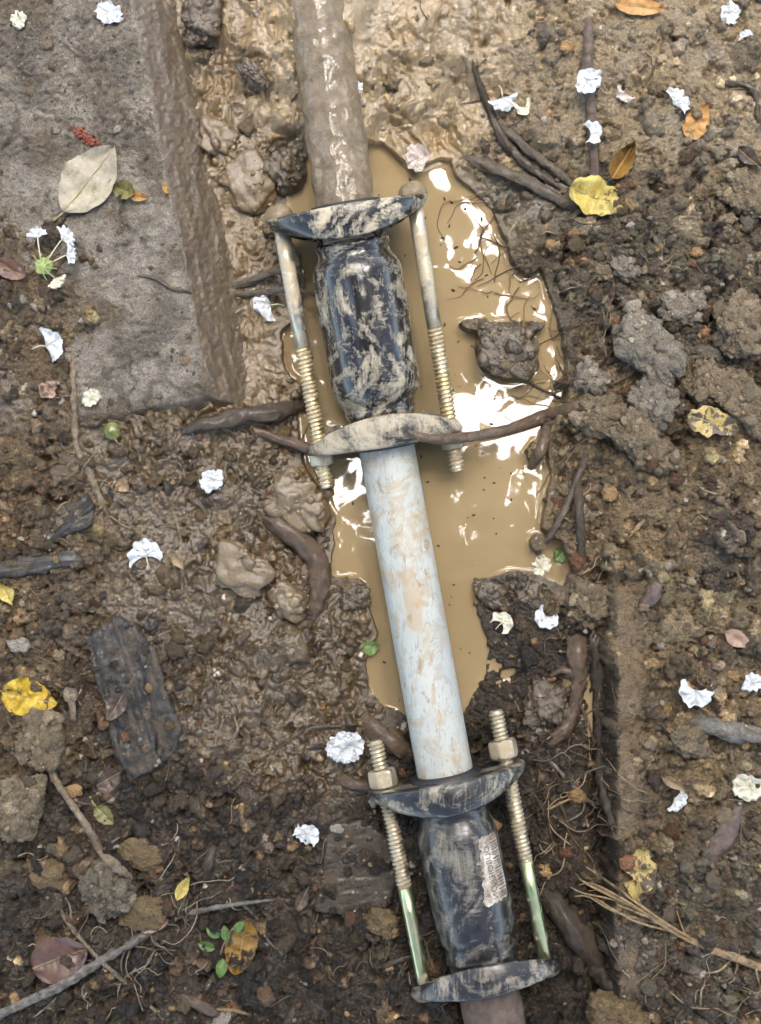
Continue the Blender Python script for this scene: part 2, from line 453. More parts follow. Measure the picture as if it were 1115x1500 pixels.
# upright, smeared earth edge on the right side of the trench
PXE = GX + CX; PYE = CY - GY
_ex = 904 + 10 * fbm(GX * 0, GY, 110, 4, 36, .6) + 8 * fbm(GX, GY, 30, 4, 37)
_on = smooth(700, 860, PYE) * smooth(1560, 1440, PYE)
_st = smooth(-9, 5, PXE - _ex + 5 * fbm(GX, GY, 14, 3, 35))
GH = np.where((PXE > _ex - 10) & (PXE < _ex + 90), GH * (1 - _on * smooth(90, 30, PXE - _ex)) + _on * smooth(90, 30, PXE - _ex) * np.where(_st > 0, np.maximum(GH, -2 + 5 * fbm(GX, GY, 60, 3, 38)) * _st + GH * (1 - _st), GH), GH)
GH = np.where((PXE <= _ex - 10) & (PXE > _ex - 45), GH - _on * 24 * smooth(45, 16, _ex - PXE), GH)
STRIP = _on * smooth(0, 5, PXE - _ex) * smooth(40, 24, PXE - _ex + 12 * fbm(GX, GY, 50, 3, 39)) * smooth(820, 900, PYE) * smooth(-.35, .05, fbm(GX, GY, 90, 3, 40) + .3 * smooth(1320, 1050, PYE))
GC = GC * (1 - STRIP[..., None]) + STRIP[..., None] * np.array(srgb(150, 130, 105)) * (1 + .3 * fbm(GX, GY * .5, 14, 4, 34, .6)[..., None]); GK = GK * (1 - STRIP * .72)

# mud lumps (rounded, creased) and soil noise
wetm = smooth(.55, .85, GW); dry = 1 - wetm
shore = smooth(-4, 26, SD)
xx = GX + 14 * fbm(GX, GY, 50, 2, 41); yy = GY * .82 + 14 * fbm(GX, GY, 50, 2, 51)
bil = np.abs(perlin(xx / 34, yy / 34, 61)) * 17 + np.abs(perlin(xx / 17, yy / 17, 62)) * 10 + np.abs(perlin(xx / 8.5, yy / 8.5, 63)) * 3.4 + np.abs(perlin(xx / 4.6, yy / 4.6, 64)) * 1.3
lumpy = .25 + .9 * smooth(-.3, .35, fbm(GX, GY, 100, 3, 71))
GH -= wetm * shore * 13 * smooth(.28, .55, fbm(GX, GY, 34, 4, 83, .6))
GH += wetm * (bil - 8) * lumpy * shore + shore * 9 * fbm(GX, GY, 140, 3, 81)
gr = fbm(GX, GY, 46, 5, 91, .62)
GH -= dry * GK * shore * 26 * smooth(.12, .5, fbm(GX, GY, 42, 4, 93, .6))
GH += dry * shore * 13 * gr * (1 - .75 * STRIP) + GK * shore * 3.0 * np.abs(perlin(GX / 7, GY / 7, 95))
GC *= (1 + .34 * fbm(GX, GY, 60, 5, 101, .6))[..., None]
hue = fbm(GX, GY, 85, 3, 111)[..., None]
GC *= 1 + hue * np.array((.12, .03, -.22))
GC *= np.array((1.02, 1.0, .92))

# clods, crumbs, chips stamped into the relief
def stamp(n, rmin, rmax, power, seed, aspect=(1, 1.7), hk=(.45, .8), emb=.25, use=None, chip=False):
    r_ = np.random.default_rng(seed)
    X0 = r_.uniform(-770, 770, n); Y0 = r_.uniform(-970, 970, n)
    R = rmin * (1 - r_.random(n) * (1 - (rmin / rmax) ** power)) ** (-1 / power)
    o = np.argsort(-R); X0, Y0, R = X0[o], Y0[o], R[o]
    for k in range(n):
        i = int((X0[k] + 800) / ST); j = int((Y0[k] + 1000) / ST)
        kk = GK[j, i]
        if r_.random() > kk * 1.1 or SD[j, i] < 3 + R[k] * .3: continue
        r = R[k] * (.55 + .45 * kk); asp = r_.uniform(*aspect); a = r_.uniform(0, math.pi)
        e = int(r * asp * 1.25 / ST) + 2
        i0, i1, j0, j1 = max(0, i - e), min(NX, i + e + 1), max(0, j - e), min(NY, j + e + 1)
        dx = GX[j0:j1, i0:i1] - X0[k]; dy = GY[j0:j1, i0:i1] - Y0[k]
        ca, sa = math.cos(a), math.sin(a)
        p = (dx * ca + dy * sa) / (r * asp ** .5); q = (-dx * sa + dy * ca) / (r / asp ** .5)
        th = np.arctan2(q, p); ph = r_.uniform(0, 6.28, 3)
        rad = 1 + .16 * np.sin(2 * th + ph[0]) + .11 * np.sin(3 * th + ph[1]) + .07 * np.sin(5 * th + ph[2])
        d = np.hypot(p, q) / rad
        hh = r * r_.uniform(*hk)
        if chip: b = np.where(d < 1, hh * (1 - d ** 6) + (p * r_.uniform(-.3, .3) + q * r_.uniform(-.3, .3)) * hh, -1e3)
        else:
            fl = r_.uniform(1.6, 4)
            b = np.where(d < 1, hh * np.maximum(0, 1 - d ** fl) ** .62, -1e3)
            if r > 5: b = b + hh * .18 * perlin(dx / (r * .45) + k, dy / (r * .45), seed + k)
        base = GH[j, i] - emb * hh
        nh = base + b; sub = GH[j0:j1, i0:i1]; m = (nh > sub) & (d < 1)
        if not m.any(): continue
        GH[j0:j1, i0:i1] = np.where(m, nh, sub)
        v = math.exp(r_.normal(0, .32)); t = r_.random()
        cm = np.array((v, v, v)) * (1 + r_.normal(0, .02, 3))
        c0 = GC[j, i] * cm
        if chip: c0 = np.array(srgb(*[(70, 52, 38), (50, 42, 36), (110, 84, 60), (92, 66, 48), (135, 118, 98)][r_.integers(5)]))
        elif t < .03: c0 = np.array(srgb(158, 132, 94)) * v
        elif t < .06 and r < 6: c0 = np.array(srgb(205, 195, 180)) * v
        elif t < .075: c0 = np.array(srgb(112, 86, 62)) * v
        elif t < .2: c0 = GC[j, i] * .55
        GC[j0:j1, i0:i1][m] = c0
        GW[j0:j1, i0:i1][m] *= r_.uniform(.6, 1.05)

stamp(260, 16, 40, 1.9, 201)
stamp(5200, 7, 18, 2.0, 202, hk=(.7, 1.35))
stamp(17000, 3.4, 10, 1.9, 203, hk=(.7, 1.4))
stamp(1500, 4, 14, 1.8, 204, aspect=(2, 5), hk=(.15, .3), emb=.0, chip=True)
stamp(14000, 2.0, 5.5, 2.0, 205)
GH += (.15 + GK) * shore * 2.6 * perlin(GX / 3.8, GY / 3.8, 97) * (1 - .5 * STRIP)
GC *= (1 + .30 * (.3 + GK) * perlin(GX / 4.4, GY / 4.4, 98))[..., None]

def ground_h(x, y):
    fx = np.clip((x + 800) / ST, 0, NX - 2.001); fy = np.clip((y + 1000) / ST, 0, NY - 2.001)
    i, j = int(fx), int(fy); a, b = fx - i, fy - j
    return (GH[j, i] * (1 - a) + GH[j, i + 1] * a) * (1 - b) + (GH[j + 1, i] * (1 - a) + GH[j + 1, i + 1] * a) * b

EDGE_A, EDGE_B = W(195, 10, 0), W(305, 578, 0)       # right arris of the slab
EDGE_C = W(95, 618, 0)
def slab_h(X, Y):
    def sd(a, b):
        d = (b - a)[:2] / np.linalg.norm((b - a)[:2]); return (X - a[0]) * d[1] - (Y - a[1]) * d[0]
    a = sd(EDGE_A, EDGE_B); b = sd(EDGE_B, EDGE_C)
    return a, b

def G(px, py, dz=0.0):
    """point on the ground (or water / slab) seen at photo pixel px,py, raised by dz"""
    z = 0
    for _ in range(6):
        k = 1 - z / HC; x, y = (px - CX) * k, (CY - py) * k
        z = max(ground_h(x, y), WL)
        a, b = slab_h(np.array(x), np.array(y))
        if a > 0 and b > 0: z = max(z, slab_z(x, y))
    return np.array((x, y, z + dz))

def build_ground():
    ex = np.array([1.3, 2, 4, 10, 30, 100, 400]) * 1000
    xs = np.concatenate([-ex[::-1], XS, ex]); ys = np.concatenate([-ex[::-1], YS, ex])
    pad = len(ex)
    z = np.pad(GH, pad, mode='edge'); c = np.pad(GC, ((pad, pad), (pad, pad), (0, 0)), mode='edge'); wt = np.pad(GW, pad, mode='edge')
    z[:pad] = z[:pad] * .2; z[-pad:] = z[-pad:] * .2; z[:, :pad] *= .2; z[:, -pad:] *= .2
    X, Y = np.meshgrid(xs, ys); nx, ny = len(xs), len(ys)
    V = np.stack([X, Y, z], -1).reshape(-1, 3) * U
    me = bpy.data.meshes.new('ground')
    idx = np.arange(nx * ny).reshape(ny, nx)
    Q = np.stack([idx[:-1, :-1], idx[:-1, 1:], idx[1:, 1:], idx[1:, :-1]], -1).reshape(-1, 4)
    me.vertices.add(len(V)); me.vertices.foreach_set('co', V.ravel().astype(np.float32))
    me.loops.add(Q.size); me.loops.foreach_set('vertex_index', Q.ravel().astype(np.int32))
    me.polygons.add(len(Q)); me.polygons.foreach_set('loop_start', np.arange(0, Q.size, 4, dtype=np.int32))
    me.polygons.foreach_set('use_smooth', np.ones(len(Q), bool))
    me.update(calc_edges=True)
    cc = np.ones((len(V), 4), np.float32); cc[:, :3] = c.reshape(-1, 3)
    a = me.color_attributes.new('Col', 'FLOAT_COLOR', 'POINT'); a.data.foreach_set('color', cc.ravel())
    a = me.attributes.new('wet', 'FLOAT', 'POINT'); a.data.foreach_set('value', wt.ravel().astype(np.float32))
    me.materials.append(M_SOIL)
    o = bpy.data.objects.new('ground', me); COL.objects.link(o)
    tag(o, 'dark wet muddy soil of a dug trench with crumbly clods', 'ground', kind='structure')
build_ground()

# ------------------------------------------------------------------ muddy water
def box_blur(A, r):
    for ax in (0, 1):
        P = np.pad(A, [(r + 1, r) if k == ax else (0, 0) for k in (0, 1)], mode='edge'); c = np.cumsum(P, axis=ax)
        n = A.shape[ax]
        A = (np.take(c, np.arange(2 * r + 1, 2 * r + 1 + n), ax) - np.take(c, np.arange(0, n), ax)) / (2 * r + 1)
    return A

def build_water():
    i0, i1 = int((W(385, 0)[0] + 800) / ST), int((W(880, 0)[0] + 800) / ST)
    j0, j1 = int((W(0, 1090)[1] + 1000) / ST), int((W(0, 180)[1] + 1000) / ST)
    h = GH[j0:j1, i0:i1]; X = GX[j0:j1, i0:i1]; Y = GY[j0:j1, i0:i1]
    land = (h > WL - .3).astype(float)
    b1 = box_blur(box_blur(land, 1), 2); b2 = box_blur(box_blur(land, 4), 4)
    z = WL + (1.0 + 1.0 * fbm(X, Y, 40, 2, 307)) * b1 ** 1.3 + (.8 + 1.0 * fbm(X, Y, 60, 2, 308)) * b2 + .26 * fbm(X, Y, 70, 2, 301) + .012 * fbm(X, Y, 14, 2, 305)
    keep = box_blur(land, 4) < .995
    ny, nx = h.shape; idx = np.arange(nx * ny).reshape(ny, nx)
    k = keep[:-1, :-1]
    Q = np.stack([idx[:-1, :-1], idx[:-1, 1:], idx[1:, 1:], idx[1:, :-1]], -1)[k]
    used = np.unique(Q); mp = -np.ones(nx * ny, int); mp[used] = np.arange(len(used))
    V = np.stack([X, Y, z], -1).reshape(-1, 3)[used]
    m, n, b = new_mat('muddy water')
    f = noise(n, 14, 4, .55, .4)
    n.links.new(ramp(n, f, [(.3, (.235, .172, .090)), (.7, (.29, .218, .12))]), b.inputs['Base Color'])
    b.inputs['Roughness'].default_value = 0.022; b.inputs['IOR'].default_value = 1.33
    b.inputs['Specular IOR Level'].default_value = .5
    o = obj('puddle_water', V, mp[Q], m, org=(0, 0, 0))
    tag(o, 'still tan muddy water in the trench around the pipe', 'water', kind='structure')
build_water()

# ------------------------------------------------------------------ concrete slab
SLAB = {}
def slab_z(x, y):
    if 'z' not in SLAB: return 1.0
    i = int((x + 1000) / 2); j = int((y - 60) / 2); z = SLAB['z']
    return float(z[min(max(j, 0), z.shape[0] - 1), min(max(i, 0), z.shape[1] - 1)])

def build_slab():
    st = 2.0
    xs = np.arange(-1000, -150, st); ys = np.arange(60, 1100, st)
    X, Y = np.meshgrid(xs, ys)
    wob = 3.0 * fbm(X, Y, 60, 4, 401) + 1.5 * perlin(X / 7, Y / 7, 403)
    a, b = slab_h(X, Y); a = a + wob; b = b + wob + 6 * fbm(X, Y, 50, 3, 405)
    rnd = lambda d, s, lim: np.where(d > 8, 0, np.where(d > -4, -.12 * (8 - d) ** 2 * .3, -5.2 + (d + 4) * s))
    side = np.minimum(rnd(a, .86, 0), 0) ; front = np.minimum(rnd(b, 1.6, 0), 0)
    z = np.minimum(side, front)
    top = (a > 2) & (b > 2)
    sidem = smooth(1, -5, a)
    z += np.where(top, 3.4 * fbm(X, Y, 38, 5, 411, .65) + 1.3 * perlin(X / 5, Y / 5, 412) - 3.5 * smooth(.25, .45, fbm(X, Y, 16, 3, 413)), 0)
    # trodden crust in the upper and left part, ring-shaped ridge on the left
    px = X + CX; py = CY - Y
    cru = smooth(-.15, .35, fbm(X, Y, 110, 3, 421) + .55 * smooth(330, 60, py) + .35 * smooth(150, 40, px)) * top
    z += cru * (2.5 * np.abs(perlin(X / 13, Y / 13, 431)) * 3 + 2.2 * np.abs(perlin(X / 6, Y / 6, 432)) - 2)
    rd = np.hypot(px - -28, py - 178)
    z += top * (4.5 * np.exp(-((rd - 66) / 7) ** 2) - 5 * np.exp(-((rd - 53) / 4) ** 2) + 3 * np.exp(-((rd - 44) / 5) ** 2)) * smooth(230, 210, py)
    # streaks along the mud-coated side
    dv = (EDGE_B - EDGE_A)[:2]; dv = dv / np.linalg.norm(dv)
    al = X * dv[0] + Y * dv[1]; ac = X * dv[1] - Y * dv[0]
    z += sidem * (2.2 * fbm(ac, al / 5, 12, 3, 441) + 1.6 * fbm(X, Y, 22, 4, 443))
    SLAB['z'] = z
    grey = np.array(srgb(174, 164, 150)); dark = np.array(srgb(120, 110, 97)); brown = np.array(srgb(100, 84, 64)); pale = np.array(srgb(186, 178, 158))
    v = fbm(X, Y, 55, 5, 451, .6)[..., None]
    c = grey * (1 + .28 * v)
    d2 = smooth(.05, .45, fbm(X, Y, 70, 4, 461) + .25 * cru)[..., None]; c = c * (1 - d2 * .75) + dark * d2 * .75
    p2 = smooth(.25, .5, fbm(X, Y, 45, 4, 471))[..., None]; c = c * (1 - p2 * .6) + pale * p2 * .6
    mp_ = smooth(.12, .42, fbm(X, Y, 80, 5, 475, .6) + .3 * smooth(40, 5, b) + .2 * cru)[..., None]; c = c * (1 - mp_ * .7) + np.array(srgb(126, 109, 86)) * mp_ * .7
    ck = smooth(.1, .02, np.abs(fbm(X, Y, 75, 3, 477))) * smooth(.0, .3, fbm(X, Y, 120, 2, 479)) * top; z -= ck * 3.0; c = c * (1 - .35 * ck[..., None])
    sm = (sidem * .97)[..., None]
    c = c * (1 - sm) + sm * brown * (1 + .35 * fbm(ac, al / 4, 16, 4, 481))[..., None]
    c = c * (1 + .09 * perlin(X / 3.6, Y / 3.6, 491) + .18 * fbm(X, Y, 18, 3, 493))[..., None]
    fm = smooth(4, -6, b)[..., None]; c = c * (1 - fm * .6) + np.array(srgb(112, 98, 76)) * fm * .6
    wt = .2 + .65 * sidem
    keep = (a > -92) & (b > -44)
    ny, nx = X.shape; idx = np.arange(nx * ny).reshape(ny, nx)
    k = keep[:-1, :-1] & keep[1:, 1:]
    Q = np.stack([idx[:-1, :-1], idx[:-1, 1:], idx[1:, 1:], idx[1:, :-1]], -1)[k]
    used = np.unique(Q); mp = -np.ones(nx * ny, int); mp[used] = np.arange(len(used))
    V = np.stack([X, Y, z], -1).reshape(-1, 3)[used]
    o = obj('concrete_slab', V, mp[Q], M_SOIL, cols=c.reshape(-1, 3)[used], wet=wt.reshape(-1)[used])
    tag(o, 'grey concrete slab with mud-coated sloping side at the trench edge', 'concrete slab')
build_slab()

# ------------------------------------------------------------------ pipes
A1, B1 = W(507, 304, 22), W(565, 648, -26)           # upper coupling, north and south plate
A2, B2 = W(653, 1136, -20), W(713, 1436, -26)        # lower coupling
M_PVC = None
def mat_pvc():
    m, n, b = new_mat('white pvc pipe with mud smears')
    base = ramp(n, noise(n, 30, 5, .6, .3), [(.3, (.34, .36, .335)), (.7, (.44, .45, .41))])
    f = noise(n, 26, 8, .7, 2.4, stretch=(1, .8, 1, .2, 3))
    c = mix(n, ramp(n, f, [(.49, 0), (.59, .7)]), base, (.33, .265, .17))
    f2 = noise(n, 60, 8, .72, 2.6, stretch=(1.3, .5, 1, .5, 9))
    c = mix(n, ramp(n, f2, [(.57, 0), (.62, .9)]), c, (.25, .19, .115))
    f3 = noise(n, 300, 4, .65, .8, stretch=(1, .22, 1, .3, 2))
    c = mix(n, ramp(n, f3, [(.58, 0), (.66, .6)]), c, (.20, .20, .19))
    f4 = noise(n, 16, 6, .65, 1.5, stretch=(1, 1, 1, 0, 7))
    c = mix(n, ramp(n, f4, [(.57, 0), (.63, .5)]), c, (.34, .22, .09))
    f5 = noise(n, 12, 5, .6, .8, stretch=(1, .6, 1, .2, 12))
    c = mix(n, ramp(n, f5, [(.52, 0), (.64, .35)]), c, (.24, .27, .30))
    n.links.new(c, b.inputs['Base Color']); b.inputs['Roughness'].default_value = .42
    bump(n, b, f2, .3, .0006)
    return m
M_PVC = mat_pvc()
def pipe_between(name, A, B, r, mat, label, cat, ext=(0, 0), wob=0, seed=1, seg=72, step=8):
    d, u, w_, L = frame(A, B); t = np.arange(-ext[0], L + ext[1] + .1, step)
    V, F = lathe(A, B, [(x, r) for x in t] + [(t[-1], r * .86), (t[-1] - 6, r * .85), (t[0] + 6, r * .85), (t[0], r * .86), (t[0], r)], seg, wob, seed)
    return tag(obj(name, V, F, mat), label, cat)
d1, u1, w1, L1 = frame(A1, B1); d2_, u2, w2, L2 = frame(A2, B2)
pipe_between('pipe', B1, A2, 41.5, M_PVC, 'white plastic pipe smeared with brown mud, joining the two black couplings', 'pipe', (60, 60))
M_OLD = simple_soil('mud caked pipe skin', srgb(112, 94, 70), srgb(164, 146, 118), .6, 300, .5, 1.0)
pipe_between('pipe', W(458, -40, -14), A1, 43, M_OLD, 'old pipe caked in brown mud at the top, entering the upper coupling', 'pipe', (60, 60), 2.6, 3, 128, 2.5)
M_OLD2 = simple_soil('rusty pipe skin', srgb(92, 72, 58), srgb(140, 120, 104), .75, 300, .1)
pipe_between('pipe', B2, W(752, 1640, -34), 45, M_OLD2, 'rusty brown pipe leaving the lower coupling at the bottom edge', 'pipe', (60, 60), 1.6, 5, 96, 4)

# ------------------------------------------------------------------ couplings
def flange(A, d, u, w_, sgn, a=122, b=78, D0=12, D1=33, hole=50, n=1.65, wob=0):
    """oval end plate with a rim turned towards the sleeve; sgn +1: rim runs along +d"""
    seg = 120; V = []; th = np.linspace(0, 2 * math.pi, seg, endpoint=False)
    c, s = np.cos(th), np.sin(th)
    r = (np.abs(c / a) ** n + np.abs(s / b) ** n) ** (-1 / n)
    r = np.minimum(r, a - 3.5)
    pu, pw = c * r, s * r
    D = D0 + D1 * np.clip(1 - (pu / a) ** 2, 0, 1) ** .9
    hu, hw = c * hole, s * hole
    rings = [(0, hole, 7), (0, hole, 0), (1, .60, 0), (1, .93, -1), (1, .985, .5), (1, 1.0, 3), (2, .985, .55), (2, .955, .95), (2, .925, 1.02), (2, .90, .97), (2, .89, .5), (1, .885, 9), (1, .7, 7), (0, hole, 7)]
    for kind, p, q in rings:
        if kind == 0: x, y, t = c * p, s * p, q * np.ones(seg)
        elif kind == 1: x, y, t = pu * p, pw * p, q * np.ones(seg)
        else: x, y, t = pu * p, pw * p, D * q
        if kind == 1 and p < .8:
            x = np.where(np.hypot(x, y) < hole + 4, c * (hole + 4), x); y = np.where(np.hypot(pu * p, pw * p) < hole + 4, s * (hole + 4), y)
        V.append(A + np.outer(t * sgn, d) + np.outer(x, u) + np.outer(y, w_))
    F = grid_faces(seg, len(rings), True)
    return np.vstack(V), F

def thread(P, d, u, w_, L, r, pitch=6.2, seg=28):
    nt_ = int(L / 1.0); V = []
    an = np.linspace(0, 2 * math.pi, seg, endpoint=False)
    for k in range(nt_ + 1):
        t = k * L / nt_
        ph = (t / pitch - an / (2 * math.pi)) % 1
        tri = np.abs(ph * 2 - 1)
        rr = r - 2.5 * smooth(.25, .95, tri)
        if t < 5: rr = np.minimum(rr, r - 3 + t * .6)
        if t > L - 5: rr = np.minimum(rr, r - 3 + (L - t) * .6)
        V.append(P + d * t + np.outer(np.cos(an) * rr, u) + np.outer(np.sin(an) * rr, w_))
    V = np.vstack(V); F = grid_faces(seg, nt_ + 1, True)
    V = np.vstack([V, P, P + d * L]); c0, c1 = len(V) - 2, len(V) - 1
    for i in range(seg):
        j = (i + 1) % seg; F.append((c0, j, i)); F.append((c1, nt_ * seg + i, nt_ * seg + j))
    return V, F

def rod(P, d, u, w_, prof, seg=24):
    an = np.linspace(0, 2 * math.pi, seg, endpoint=False)
    V = np.vstack([P + d * t + np.outer(np.cos(an) * r, u) + np.outer(np.sin(an) * r, w_) for t, r in prof])
    return V, grid_faces(seg, len(prof), True)

def hexnut(P, d, u, w_, h, r, rot=.2, bore=11):
    seg = 48; an = np.linspace(0, 2 * math.pi, seg, endpoint=False)
    hexr = r * math.cos(math.pi / 6) / np.cos((an + math.pi / 6) % (math.pi / 3) - math.pi / 6)
    ch = np.minimum(hexr, r * .9)
    V = []
    for t, q in ((0, bore), (0, ch), (h * .12, hexr * .99), (h * .2, hexr), (h * .8, hexr), (h * .88, hexr * .99), (h, ch), (h, bore)):
        q = q * np.ones(seg)
        V.append(P + d * t + np.outer(np.cos(an + rot) * q, u) + np.outer(np.sin(an + rot) * q, w_))
    return np.vstack(V), grid_faces(seg, 8, True)

M_SLV1 = black_clay('black paint swirled with clay', .485, .60, 1.7, (.44, .39, .29), .9, .16)
M_SLV2 = black_clay('black paint dusted with clay', .485, .66, 5.1, (.31, .275, .22), .3, .30)
M_FL1 = black_clay('black flange streaked with pale clay', .485, .58, 9.3, (.50, .44, .33), .2, .25)
M_FL2 = black_clay('black flange speckled with dry clay', .42, .57, 13.7, (.40, .35, .26), 1.2, .4)
M_FL3 = black_clay('black flange rubbed with clay', .475, .62, 3.3, (.40, .35, .27), .2, .32)
M_ZINC = metal_mat('gold zinc thread', (.66, .53, .27), lo=.47, hi=.60, rough=.34, col2=(.72, .62, .42))
M_STEEL = metal_mat('dull steel thread', (.54, .47, .33), lo=.45, hi=.58, rough=.36, seed=4)
M_MUDROD = metal_mat('rod coated in pale mud', (.60, .54, .42), (.40, .33, .225), .42, .56, .35, 8)
M_GREEN = metal_mat('green gold passivated rod', (.62, .60, .36), (.40, .34, .24), .56, .64, .28, 2, (.50, .60, .32))
M_NUT = metal_mat('nut smeared with clay', (.52, .46, .34), (.36, .29, .19), .42, .55, .4, 6)
M_HEAD = simple_soil('mud on bolt head', srgb(120, 98, 66), srgb(178, 160, 128), .6, 200, .3)
M_RUB = plain('black rubber', (.014, .014, .015), .5)

def coupling(A, B, label, rs, bolts, msl, mfa, mfb, neck, hub, sh0, sh1):
    d, u, w_, L = frame(A, B)
    org = (A + B) / 2; org = np.array((org[0], org[1], min(A[2], B[2]) - 78))
    r_ = root('pipe_coupling', org, label, 'pipe coupling', 'bolted black couplings on the pipeline')
    prof = [(8, hub), (sh0 - 18, hub), (sh0 - 16, hub + 4), (sh0 - 8, hub + 4), (sh0 - 5, neck), (sh0 + 4, neck + 1.5), (sh0 + 12, rs - 6), (sh0 + 20, rs - 2), (sh0 + 32, rs)]
    for t in np.linspace(sh0 + 45, sh1 - 45, 18): prof.append((t, rs + .6 * math.sin(t * .05)))
    prof += [(sh1 - 32, rs), (sh1 - 18, rs - 3), (sh1 - 8, rs - 9), (sh1 - 1, neck + 2), (sh1 + 4, neck), (sh1 + 8, hub + 3), (sh1 + 14, hub + 3), (sh1 + 17, hub), (L - 8, hub)]
    V, F = lathe(A, B, prof, 96, .5, 2); obj('sleeve', V, F, msl, r_)
    fa = obj('end_flange', *flange(A, d, u, w_, 1), mfa, r_)
    fb = obj('end_flange', *flange(B, d, u, w_, -1, a=118 if L < 320 else 120), mfb, r_)
    for P in (A, B):
        s = 1 if P is A else -1
        V, F = lathe(P - d * s * 6, P + d * s * 30, [(0, 41), (0, 51), (5, 54), (26, 54), (28, 48), (28, 41)], 64); obj('rubber_gasket', V, F, M_RUB, r_)
    for bd in bolts: bd(r_)
    return r_

def bolt_down(P, Q):       # head at the north end P, nut beyond the south flange (upper coupling)
    def f(r_, dull=False):
        d, u, w_, L = frame(P, Q)
        cut = L * .475
        b = obj('bolt', *rod(P, d, u, w_, [(6, 4), (6, 11.3), (60, 11.2), (120, 11), (cut + 1, 10.6), (cut + 1, 4)]), M_MUDROD, r_)
        obj('thread', *thread(P + d * cut, d, u, w_, L - cut, 11.4), M_ZINC, b)
        V, F = rod(P, d, u, w_, [(-17, .5), (-16, 9), (-12, 16), (-5, 20.5), (2, 22), (7, 20), (9, 11)], 28); obj('bolt_head', V, F, M_HEAD, b)
        pn = L - 58
        obj('nut', *hexnut(P + d * pn, d, u, w_, 23, 19), M_NUT, b)
    return f

def bolt_up(P, Q):         # threaded end with nut at the north end P (lower coupling)
    def f(r_):
        d, u, w_, L = frame(P, Q)
        cut = L * .60
        b = obj('bolt', *rod(P, d, u, w_, [(cut - 1, 4), (cut - 1, 10.4), (cut + 40, 10.2), (L - 20, 10), (L, 10), (L, 4)]), M_GREEN, r_)
        obj('thread', *thread(P, d, u, w_, cut, 11.6), M_STEEL, b)
        obj('nut', *hexnut(P + d * 45, d, u, w_, 26, 21.5, .35), M_NUT, b)
        V, F = rod(Q, d, u, w_, [(4, 11), (6, 20), (12, 21), (18, 16), (21, .5)], 28); obj('bolt_head', V, F, M_HEAD, b)
    return f

def offs(A, B, ua, t):      # point at u offset and t along the axis
    d, u, w_, L = frame(A, B); return A + u * ua + d * t
up = coupling(A1, B1, 'black coupling smeared with clay and gold bolts beside the water, upper of the two', 66,
              [bolt_down(offs(A1, B1, -98, -4), offs(A1, B1, -97, L1 + 52)), bolt_down(offs(A1, B1, 99, -4), offs(A1, B1, 98, L1 + 60))],
              M_SLV1, M_FL1, M_FL2, 52, 50, 66, L1 - 58)
lo = coupling(A2, B2, 'black coupling dusted with clay, green-gold bolts and worn label, lower of the two', 59.5,
              [bolt_up(offs(A2, B2, -92, -72), offs(A2, B2, -92, L2 - 9)), bolt_up(offs(A2, B2, 91, -80), offs(A2, B2, 91, L2 - 9))],
              M_SLV2, M_FL3, M_FL3, 51, 50, 56, L2 - 50)

# worn paper label with bars and lettering on the lower sleeve
def sleeve_label():
    sl = [c for c in lo.children if c.name.startswith('sleeve')][0]
    rr = 60.4
    def P(t, a, r=rr): return A2 + d2_ * t + (u2 * math.sin(a) + w2 * math.cos(a)) * r
    nt_, na = 26, 18; V = []; t0, t1, a0, a1 = 88, 186, .30, 1.12
    for i in range(nt_):
        for j in range(na):
            e = 4 * perlin(i * .5, j * .5 + 3, 7); x = i / (nt_ - 1); y = j / (na - 1)
            V.append(P(t0 + (t1 - t0) * x + e * (abs(x - .5) > .48), a0 + .18 * (1 - x) + (a1 - a0 - .18 * (1 - x)) * y + (.05 * float(e) * (y < .03)), rr + .25))
    m, n, b = new_mat('worn paper label')
    f = noise(n, 90, 6, .7, .8); n.links.new(ramp(n, f, [(.36, (.13, .09, .06)), (.52, (.36, .31, .25)), (.66, (.60, .57, .52))]), b.inputs['Base Color']); b.inputs['Roughness'].default_value = .7
    lb = obj('paper_label', V, grid_faces(na, nt_), m, sl)
    mk = plain('faded label ink', (.10, .08, .065), .8, 300, .5)
    B = MB(); t = t0 + 4; r2 = random.Random(4)
    while t < t1 - 6:
        wd = r2.choice((1.2, 1.8, 2.8)); a_ = np.linspace(.80, 1.08, 8)
        B.add([P(t + q * wd, a, rr + .6) for q in (0, 1) for a in a_], grid_faces(8, 2)); t += wd + r2.choice((1.6, 2.2, 3.2))
    B.build('label_bars', mk, lb)
    cu = bpy.data.curves.new('lettering', 'FONT'); cu.body = 'OUBOIERON'; cu.size = 14; cu.space_character = 1.1
    tmp = bpy.data.objects.new('lettering', cu); COL.objects.link(tmp)
    bpy.context.view_layer.update()
    dg = bpy.context.evaluated_depsgraph_get(); me = tmp.evaluated_get(dg).to_mesh()
    tv = np.array([v.co[:] for v in me.vertices]); tf = [tuple(p.vertices) for p in me.polygons]
    tmp.evaluated_get(dg).to_mesh_clear(); COL.objects.unlink(tmp); bpy.data.objects.remove(tmp)
    tv[:, 0] *= 78 / max(1, tv[:, 0].max())
    V = [P(t0 + 14 + x, .72 - y / 62, rr + .7) for x, y, z in tv]
    obj('label_lettering', V, tf, mk, lb, smooth_=False)
sleeve_label()

